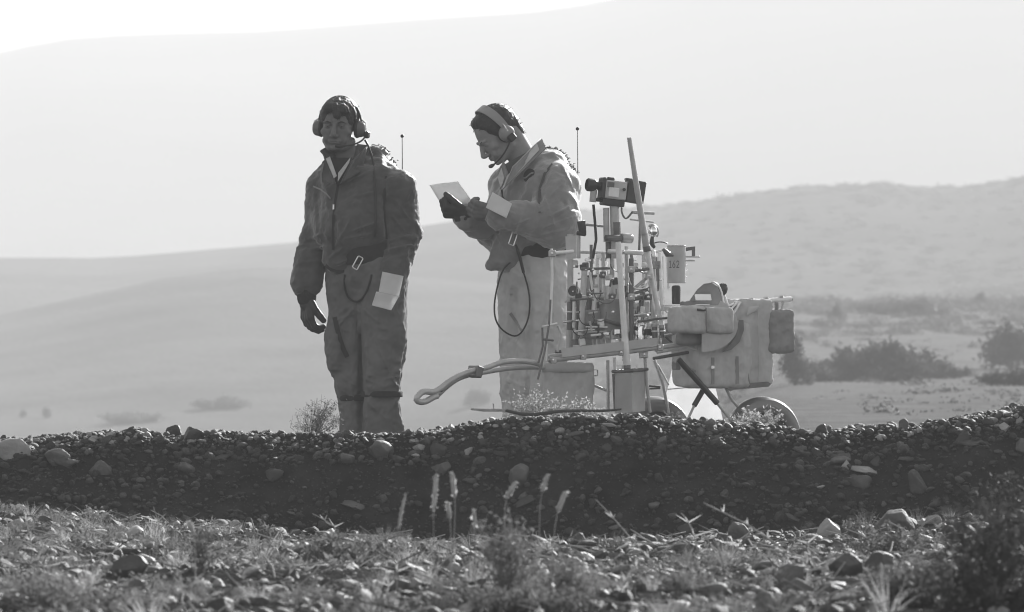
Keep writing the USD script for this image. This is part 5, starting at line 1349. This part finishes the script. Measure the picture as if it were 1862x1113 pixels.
def blade(p, q, w, bend=(0, 0, 0)):
    """a narrow leaf of 3 segments"""
    p, q, bend = map(lambda a: np.asarray(a, float), (p, q, bend))
    t = np.array([0, 0.4, 0.75, 1.0])[:, None]
    c = p + (q - p) * t + bend * (t * (1 - t))
    s = np.cross(q - p, [0.3, 1, 0.1]); s /= max(np.linalg.norm(s), 1e-9)
    ww = np.array([1, 0.9, 0.6, 0.08])[:, None] * w / 2
    v = np.vstack([c - s * ww, c + s * ww])
    f = []
    for i in range(3):
        f += [(i, i + 4, i + 5), (i, i + 5, i + 1)]
    return v, np.array(f)
def gather(parts):
    vs, fs, o = [], [], 0
    for v, f in parts:
        vs.append(v); fs.append(f + o); o += len(v)
    return trimesh.Trimesh(np.vstack(vs), np.vstack(fs), process=False)
def leaf_quads(c, size, r, flat=0.0):
    """one small leaf-shaped face at each point"""
    n = len(c)
    a = r.normal(size=(n, 3)); a /= np.linalg.norm(a, axis=1, keepdims=True)
    b = np.cross(a, r.normal(size=(n, 3))); b /= np.linalg.norm(b, axis=1, keepdims=True)
    s = np.broadcast_to(np.asarray(size, float), (n,))[:, None] * r.uniform(0.6, 1.3, (n, 1))
    v = np.stack([c - a * s, c + b * s * 0.45, c + a * s, c - b * s * 0.45], 1).reshape(-1, 3)
    i = np.arange(n)[:, None] * 4
    return v, np.vstack([i + [0, 1, 2], i + [0, 2, 3]])
def twig(p, q, r0, r1, wob, r):
    t = np.linspace(0, 1, 4)[:, None]
    pp = p + (q - p) * t
    pp[1:-1] += r.normal(0, wob, (2, 3))
    m = tube(pp, np.linspace(r0, r1, 4), 4, cap=False)
    return np.array(m.vertices), np.array(m.faces)

def shrub(name, label, cat, base, w, h, stems, per, leafn, leafs, seed, stem_mat, leaf_mat, thick=0.0022, lean=(0, 0), group=None, low=0.2):
    """stems fan out of the base, fork, and carry small leaves"""
    r = np.random.default_rng(seed)
    base = np.asarray(base, float)
    t = Thing(name, label, cat, base, group)
    sm, lv = [], []
    for k in range(stems):
        a = r.uniform(0, 2 * np.pi)
        out = (r.random() ** 0.6) * w / 2
        hh = h * r.uniform(0.55, 1.0) * math.sqrt(max(0.12, 1 - (out / (w / 2)) ** 2 * 0.75))
        p0 = base + [0.12 * w * r.normal() * 0.4, 0.12 * w * r.normal() * 0.4, -0.02]
        p1 = base + [out * math.cos(a) + lean[0] * hh, out * math.sin(a) + lean[1] * hh, hh]
        mid = p0 + (p1 - p0) * 0.5 + [0, 0, 0.12 * hh] + r.normal(0, 0.02 * w, 3)
        sm.append(twig(p0, mid, thick, thick * 0.75, 0.008 * w, r)); sm.append(twig(mid, p1, thick * 0.75, thick * 0.4, 0.012 * w, r))
        for j in range(per):
            u = r.uniform(low, 1.0)
            s0 = p0 + (mid - p0) * min(1, u * 2) if u < 0.5 else mid + (p1 - mid) * (u * 2 - 1)
            d = r.normal(size=3) * [1, 1, 0.6] + [0, 0, 0.75]; d /= np.linalg.norm(d)
            L = 0.22 * h * r.uniform(0.4, 1.2)
            s1 = s0 + d * L
            sm.append(twig(s0, s1, thick * 0.5, thick * 0.3, 0.004 * w, r))
            if leafn:
                q = s0 + (s1 - s0) * r.random((leafn, 1)) + r.normal(0, 0.012 * w + leafs * 0.5, (leafn, 3))
                q[:, 2] = np.maximum(q[:, 2], base[2] + 0.005)
                lv.append(q)
    t.part('stems', gather(sm), stem_mat)
    if lv:
        q = np.vstack(lv)
        t.part('foliage', gather([leaf_quads(q, leafs, r)]), leaf_mat)
    return t
def behind_crest(px, Y):
    x = (px - 931) * Y / FPX
    return np.array([x, Y, float(ground_z(np.array([x]), np.array([Y]))[0])])
u = 1 / S
# dry bushes standing on the bank crest
shrub('dry_bush', 'feathery dry bush on the crest beside the standing person', 'bush', behind_crest(566, 25.35), 0.22, 0.20, 46, 9, 2, 0.006, 101, straw_grey, straw_grey, 0.0011, (0.25, 0))
shrub('dry_bush', 'pale fluffy dry bush on the crest under the cart handle', 'bush', behind_crest(972, 25.3), 0.27, 0.18, 70, 10, 3, 0.006, 102, straw, straw, 0.0011, (0.1, 0))
shrub('dry_bush', 'low pale bush under the canvas pannier beside the fluffy bush', 'bush', behind_crest(1052, 25.35), 0.24, 0.13, 55, 9, 3, 0.006, 103, straw, straw, 0.0011)
shrub('dry_bush', 'curly pale bush in front of the near cart wheel', 'bush', behind_crest(1376, 25.2), 0.24, 0.12, 42, 8, 3, 0.008, 104, straw, straw, 0.0013)
shrub('dry_bush', 'sparse bush on the crest in front of the far cart wheel', 'bush', behind_crest(1216, 25.2), 0.17, 0.07, 22, 7, 3, 0.006, 105, straw_grey, straw_grey, 0.0011)
# shrubs on the rubble before the bank
def near(px, py):
    return hit(px, min(py, 1111))
shrub('pale_shrub', 'tall narrow pale shrub standing in the middle of the rubble', 'shrub', near(925, 1100) , 0.19, 0.27, 40, 8, 3, 0.008, 111, straw, straw_grey, 0.0015)
shrub('pale_shrub', 'pale leaning tuft with long straw stems near the bottom', 'shrub', near(1062, 1106), 0.22, 0.15, 40, 6, 3, 0.008, 112, straw, straw_grey, 0.0016, (-0.5, 0))
shrub('low_shrub', 'low leafy shrub on the rubble below the standing person', 'shrub', near(622, 1030), 0.34, 0.10, 50, 8, 5, 0.010, 113, straw_grey, sage, 0.0014)
shrub('low_shrub', 'small pale sprig rising before the smooth rounded cobble', 'shrub', near(366, 1040), 0.11, 0.15, 14, 6, 3, 0.009, 114, straw_grey, straw_grey, 0.0016)
shrub('low_shrub', 'leafy sprig on the rubble under the dark gravel mound', 'shrub', near(478, 990), 0.12, 0.10, 16, 6, 4, 0.009, 115, straw_grey, sage, 0.0014)
shrub('low_shrub', 'spreading grey low shrub at the bottom under the pale leaning tuft', 'shrub', near(960, 1111), 0.42, 0.07, 60, 7, 5, 0.008, 116, straw_grey, sage, 0.0013)
shrub('low_shrub', 'grey dry plant over the low hump backed stone', 'shrub', near(95, 1111), 0.34, 0.09, 46, 8, 3, 0.008, 117, straw, straw_grey, 0.0013)
shrub('low_shrub', 'grey dry plant spreading at the bottom beside the tilted slab', 'shrub', near(230, 1111), 0.26, 0.06, 36, 7, 3, 0.008, 118, straw, straw_grey, 0.0013)
shrub('low_shrub', 'twiggy shrub in front of the dome shaped grey boulder', 'shrub', near(1625, 1010), 0.34, 0.10, 34, 8, 4, 0.009, 119, straw_grey, sage, 0.0015)
shrub('low_shrub', 'twiggy shrub under the bright wedge shaped stone', 'shrub', near(1560, 975), 0.16, 0.08, 16, 6, 3, 0.008, 120, straw_grey, sage, 0.0014)
shrub('low_shrub', 'pale sprawling shrub beside the dark shrub at the bottom', 'shrub', near(1660, 1100), 0.40, 0.11, 50, 8, 5, 0.009, 121, straw_grey, sage, 0.0015)
shrub('low_shrub', 'thin dry plant at the bank foot beside the long grass stem', 'shrub', near(1240, 1075), 0.22, 0.07, 26, 7, 3, 0.007, 122, straw, straw_grey, 0.0013)
shrub('dark_shrub', 'big dark leafy shrub filling the bottom corner', 'shrub', P(1800, 1150, 15.6), 0.46, 0.38, 56, 9, 3, 0.013, 123, twig_dark, leaf_dark, 0.0022)
shrub('dark_shrub', 'dark upright shrub at the picture edge behind the big dark shrub', 'shrub', near(1850, 1040), 0.24, 0.31, 30, 8, 3, 0.013, 124, twig_dark, leaf_dark, 0.0022, (-0.15, 0))

# seed heads on thin stalks: top pixel, bottom pixel of the head, foot pixel
def stalk(label, top, bot, foot, Y, wid, seed):
    t = Thing('grass_stalk', label, 'grass stalk', P(foot[0], foot[1], Y), 'grass stalks with seed heads')
    a, b, c = P(top[0], top[1], Y), P(bot[0], bot[1], Y), P(foot[0], foot[1], Y)
    c[2] = min(c[2], float(ground_z(np.array([c[0]]), np.array([Y]))[0]) - 0.0)
    t.part('stem', tube([c, b + (c - b) * 0.4 + [0.003, 0, 0], b, a], [0.0013, 0.0011, 0.001, 0.0008], 5, smooth_n=10), straw, True)
    r = np.random.default_rng(seed)
    m = tube([b, b + (a - b) * 0.12, b + (a - b) * 0.5, b + (a - b) * 0.9, a], np.array([0.3, 0.9, 1, 0.85, 0.2]) * wid / 2 * Y / FPX, 8, smooth_n=14)
    v = np.array(m.vertices); v = v + (fbm(v * 90, 2, seed) - 0.5)[:, None] * r.normal(0, 0.004, 3)
    k = 46
    q = b + (a - b) * r.random((k, 1)) + r.normal(0, wid * 0.28 * Y / FPX, (k, 3)) * [1, 1, 0.2]
    t.part('seed_head', gather([(v, np.array(m.faces)), leaf_quads(q, 0.006, r)]), seed_pale, True)
for i, (lab, a, b, c, Y, w) in enumerate((
    ('tallest white seed head, furthest from the cart of the close pair', (794, 861), (788, 930), (786, 1010), 17.2, 9), ('white seed head standing close beside the tallest one', (822, 858), (827, 906), (818, 1010), 17.2, 9),
    ('short white seed head low between the close pair', (814, 912), (818, 942), (818, 1015), 17.2, 8), ('faint long seed head leaning beside the close pair', (738, 896), (724, 960), (718, 1005), 17.2, 5),
    ('seed head leaning over the top of the tall pale shrub', (938, 876), (922, 904), (912, 1000), 17.2, 9), ('slim leaning seed head between two others beyond the tall pale shrub', (996, 862), (986, 893), (968, 1010), 17.2, 8),
    ('stout leaning seed head nearest the long straw stem', (1029, 893), (1014, 930), (990, 1020), 17.2, 10), ('stubby seed head low among the shrub tips', (862, 925), (864, 960), (862, 1020), 17.2, 6),
    ('small drooping seed head near the dark gravel mound', (345, 948), (352, 972), (356, 1040), 17.2, 9))):
    stalk(lab, a, b, c, Y, w, 300 + i)
def straw_stem(label, pts, Y, r0, seed, mat=None):
    pp = np.array([P(x, y, Y) for x, y in pts])
    r = np.random.default_rng(seed)
    t = Thing('dry_stalk', label, 'stalk', pp[-1], 'long dry stalks')
    t.part('stem', tube(pp, np.linspace(r0 * 0.6, r0, len(pp)), 6, smooth_n=24), mat or straw, True)
    bl = [blade(p, p + np.array([r.normal(0, .02), r.normal(0, .02), r.uniform(.01, .03)]), 0.004) for p in pp[1:] for _ in range(3)]
    t.part('dead_leaves', gather(bl), mat or straw, kind='stuff')
straw_stem('long straight dry stem leaning across the dark bank under the cart', [(1083, 908), (1115, 942), (1150, 982), (1180, 1016), (1204, 1040)], 19.0, 0.0024, 1)
straw_stem('long dry stem leaning over the bank foot beside the wedge stone', [(1279, 914), (1315, 932), (1360, 955), (1395, 978), (1430, 1003)], 19.0, 0.0028, 2)
straw_stem('short dry stem curving up beside the low dark stone', [(1238, 933), (1252, 950), (1262, 975), (1270, 1006)], 19.5, 0.0026, 3)
straw_stem('thin dry stem lying in front of the pale leaning tuft', [(998, 1012), (1018, 1030), (1042, 1052), (1068, 1076)], 18.0, 0.0022, 4)
straw_stem('faint dry stem lying at the foot of the bank under the standing person', [(568, 934), (590, 946), (608, 958)], 21.0, 0.002, 5)
rq = np.random.default_rng(91)
for k, (x, y, near_what) in enumerate(((60, 1010, 'near the low hump backed stone'), (170, 1040, 'behind the low hump backed stone'), (300, 1010, 'near the small pale sprig'), (520, 1080, 'below the bright chip of stone'), (700, 1085, 'below the dark blocky stone'), (800, 1060, 'before the close pair of seed heads'),
        (1130, 1075, 'right below the longest leaning stalk'.replace('right ', '')), (1320, 1060, 'above the rounded grey rock'), (1480, 1030, 'beside the dark blunt boulder'), (1700, 1010, 'beside the big dark shrub'), (1010, 1085, 'under the pale leaning tuft'), (430, 1060, 'above the dark rock with sunlit corner'))):
    dx, h = rq.uniform(-50, 50), rq.uniform(40, 95)
    straw_stem('thin bent dry stalk rising from the rubble ' + near_what, [(x + dx, y - h), (x + dx * 0.6, y - h * 0.7), (x + dx * 0.2, y - h * 0.3), (x, y)], float(near(x, y)[1]), rq.uniform(0.0012, 0.002), 700 + k, (straw, straw_grey)[k % 2])
# a stick and a dark cane lying along the crest
zc = lambda px, Y, up: np.array([(px - 931) * Y / FPX, Y, float(ground_z(np.array([(px - 931) * Y / FPX]), np.array([Y]))[0]) + up])
t = Thing('fallen_stick', 'crooked stick, pale at one end, lying along the crest under the cart', 'stick', P(1000, 750, 25.1))
t.part('pale_end', tube([P(856, 744, 25.1), P(880, 746, 25.1), P(921, 746, 25.1)], [0.004, 0.006, 0.006], 7), straw, True)
t.part('dark_end', tube([P(919, 746, 25.1), P(940, 751, 25.1), P(965, 754, 25.1), P(1000, 750, 25.1), P(1040, 747, 25.1), P(1085, 747, 25.1), P(1130, 744, 25.1)], [0.006, 0.007, 0.007, 0.007, 0.006, 0.006, 0.004], 7, smooth_n=30), twig_dark, True)
t.part('thorn', tube([P(898, 745, 25.1), P(897, 734, 25.1)], 0.0025, 5), straw, True)

# dry grass and small herbs: too many to count
rp = np.random.default_rng(41)
def tuft(seed, n, h, w, leafy=0, thin=1.0):
    r = np.random.default_rng(seed)
    bl = []
    for _ in range(n):
        a = r.uniform(0, 6.28); o = r.uniform(0, 0.25) * w
        p = np.array([o * math.cos(a), o * math.sin(a), 0])
        L = h * r.uniform(0.4, 1.0); k = r.uniform(0.1, 0.9) * w
        bl.append(blade(p, p + [k * math.cos(a), k * math.sin(a), L], thin * (r.uniform(0.02, 0.05) * w + 0.006), (r.normal(0, 0.12), r.normal(0, 0.12), 0.35 * L)))
    if leafy:
        q = r.normal(0, 0.3 * w, (leafy, 3)); q[:, 2] = np.abs(r.normal(0.3, 0.25, leafy)) * h
        bl.append(leaf_quads(q, 0.09 * w, r))
    return gather(bl)
gp = []
def grow(nn, x0, x1, y0, y1, s0, s1, seed, cutoff):
    x, y = rp.uniform(x0, x1, nn), rp.uniform(y0, y1, nn)
    keep = n2(x, y, 0.7, 3, seed) > cutoff
    x, y = x[keep], y[keep]
    gp.append(np.stack([x, y, ground_z(x, y) - 0.004, rp.uniform(s0, s1, len(x))], 1))
grow(1900, -1.8, 1.8, 15.3, 20.5, 0.03, 0.09, 71, 0.06)
grow(1500, -2.0, 2.0, 20.0, 24.0, 0.03, 0.08, 72, 0.07)
grow(360, -1.7, 1.7, 15.3, 23.0, 0.06, 0.12, 75, 0.12)
grow(500, -2.3, 2.3, 24.8, 26.5, 0.02, 0.05, 73, 0.0)
gp = np.vstack(gp)
n = len(gp)
instancer('dry_grass', 'thin dry grass and small grey herbs sprouting between the stones', 'grass',
          [(tuft(500 + k, 34, 1.0, 0.7, 0, 0.4), (straw, straw_grey)[k % 2], False) for k in range(4)] + [(tuft(520 + k, 9, 0.7, 1.3, 60), (sage, straw_grey)[k % 2], False) for k in range(4)],
          gp[:, :3], np.stack([rp.uniform(-.25, .25, n), rp.uniform(-.25, .25, n), rp.uniform(0, 6.28, n)], 1), np.repeat(gp[:, 3:4], 3, 1) * rp.uniform(0.8, 1.3, (n, 3)), rp.choice(8, n))
# sticks and straw litter
lp_ = np.stack([rp.uniform(-1.8, 1.9, 800), rp.uniform(15.5, 24.0, 800)], 1)
lp_ = np.column_stack([lp_, ground_z(lp_[:, 0], lp_[:, 1]) + 0.015])
n = len(lp_)
instancer('twig_litter', 'bits of dry straw and broken twigs lying on the rubble', 'litter',
          [(tube([(-.5, 0, 0), (-.1, .03, .02), (.2, -.02, .03), (.5, .02, 0)], [.012, .015, .013, .008], 5), (straw, straw_grey, twig_dark)[k], True) for k in range(3)],
          lp_, np.stack([rp.uniform(-.2, .2, n), rp.uniform(-.5, .5, n), rp.uniform(0, 6.28, n)], 1), np.repeat(rp.uniform(0.05, 0.24, (n, 1)), 3, 1), rp.choice(3, n, p=[.55, .35, .1]))

# ------------------------------------------------------------------ shrubs far out on the plain and the slopes
far_mid = matte('far_dry_brush', 0.16, 0.24, scale=2, rough=0.9, rnd=0.4, trans=0.3)
def land_z(x, y):
    x, y = np.asarray(x, float), np.asarray(y, float)
    z = np.where(y < 330, ground_z(x, np.minimum(y, 330)), -9)
    z = np.where(y > 256, np.maximum(z, low_f(x, np.maximum(y, 256))), z)
    return np.where(y > 306, np.maximum(z, near_f(x, np.maximum(y, 306))), z)
def far_hit(px, py):
    Y = np.geomspace(32, 640, 6000)
    d = land_z((px - 931) * Y / FPX, Y) - (CZ - (py - HOR) * Y / FPX)
    ok = np.nonzero(d > 0)[0]
    return P(px, py, Y[ok[0]] if len(ok) else 640)
def far_shrub(label, px, py, w, h, seed):
    b = far_hit(px, py)
    k = b[1] / FPX
    W, H = w * k, h * k
    r = np.random.default_rng(seed)
    t = Thing('distant_shrub', label, 'shrub', b, 'hazy shrubs beyond the bank')
    m = 14
    cc_ = np.stack([r.normal(0, W * 0.22, m), r.normal(0, W * 0.2, m), np.abs(r.normal(H * 0.5, H * 0.2, m))], 1)
    cc_[:, 2] *= np.clip(1.15 - np.abs(cc_[:, 0]) / W, 0.4, 1.1)
    nn = 2600
    c = cc_[r.choice(m, nn)] + r.normal(0, 1, (nn, 3)) * [W * 0.10, W * 0.10, H * 0.15]
    c = c[c[:, 2] > 0.01]
    t.part('trunk', gather([twig(b + [0, 0, -0.1], b + q, W * 0.012, W * 0.004, W * 0.02, r) for q in cc_]), twig_dark)
    t.part('crown', gather([leaf_quads(b + c, max(W, H) * 0.05, r)]), far_mid if px < 1000 else far_leaf)
for i, (lab, x, y, w, h) in enumerate((
    ('hazy shrub just beyond the small hanging bag', 1447, 700, 62, 66), ('rounded shrub standing first in the row beyond the cart', 1536, 692, 104, 46), ('narrow low shrub joining the row beyond the cart', 1488, 694, 80, 34),
    ('tallest shrub in the row beyond the cart', 1630, 692, 140, 60), ('small shrub at the end of the row beyond the cart', 1712, 688, 70, 30), ('big dark dome shaped shrub at the picture edge', 1842, 670, 124, 76),
    ('low dark patch of brush under the big dome shaped shrub', 1838, 702, 110, 24), ('small lone shrub high on the hazy slope', 1522, 582, 30, 30),
    ('long hedge like shrub row high on the hazy slope', 1622, 572, 110, 22), ('shrub at the end of the hedge like row on the slope', 1676, 572, 36, 28), ('small faint bush highest on the slope', 1783, 556, 22, 24),
    ('faint brush in the haze beyond the gravel mound', 400, 742, 90, 18), ('tiny far bush above the pale boulder', 84, 760, 22, 18), ('tiny far bush above the bank between boulder and mound', 42, 758, 16, 12),
    ('hazy brush seen between the two people', 866, 738, 44, 30), ('faint flat brush along the far plain above the bank', 240, 768, 90, 18))):
    far_shrub(lab, x, y, w, h, 600 + i)
rf = np.random.default_rng(51)
def clump(seed):
    r = np.random.default_rng(seed)
    c = r.normal(0, 1, (90, 3)) * [0.32, 0.32, 0.22]; c[:, 2] = np.abs(c[:, 2]) + 0.03
    return gather([leaf_quads(c, 0.13, r)])
N = 1500
yy = np.concatenate([np.exp(rf.uniform(math.log(60), math.log(560), N)), np.exp(rf.uniform(math.log(190), math.log(540), 3600))])
pxx = np.concatenate([rf.uniform(1000, 1920, N), rf.uniform(1000, 1920, 3600)])
N = len(yy)
xx = (pxx - 931) * yy / FPX
keep = (n2(xx, yy, 25, 4, 81) + 0.16 * sstep(900, 1700, pxx) + rf.uniform(-0.2, 0.2, N)) > 0.06
xx, yy = xx[keep], yy[keep]
n = len(xx)
ss = rf.uniform(0.12, 0.34, n) * np.clip(yy / 130, 0.6, 2.6)
far_pale = matte('far_dry_grass', 0.22, 0.34, scale=2, rough=0.9, rnd=0.4, trans=0.3)
instancer('scrub', 'low scrub and tussocks dotting the hazy plain and slopes', 'scrub', [(clump(800 + k), (far_leaf, far_leaf, far_mid)[k % 3], False) for k in range(6)],
          np.stack([xx, yy, land_z(xx, yy) - 0.05], 1), np.stack([0 * xx, 0 * xx, rf.uniform(0, 6.28, n)], 1), ss[:, None] * rf.uniform([1, 1, .5], [1.6, 1.6, 1.0], (n, 3)), rf.choice(6, n))
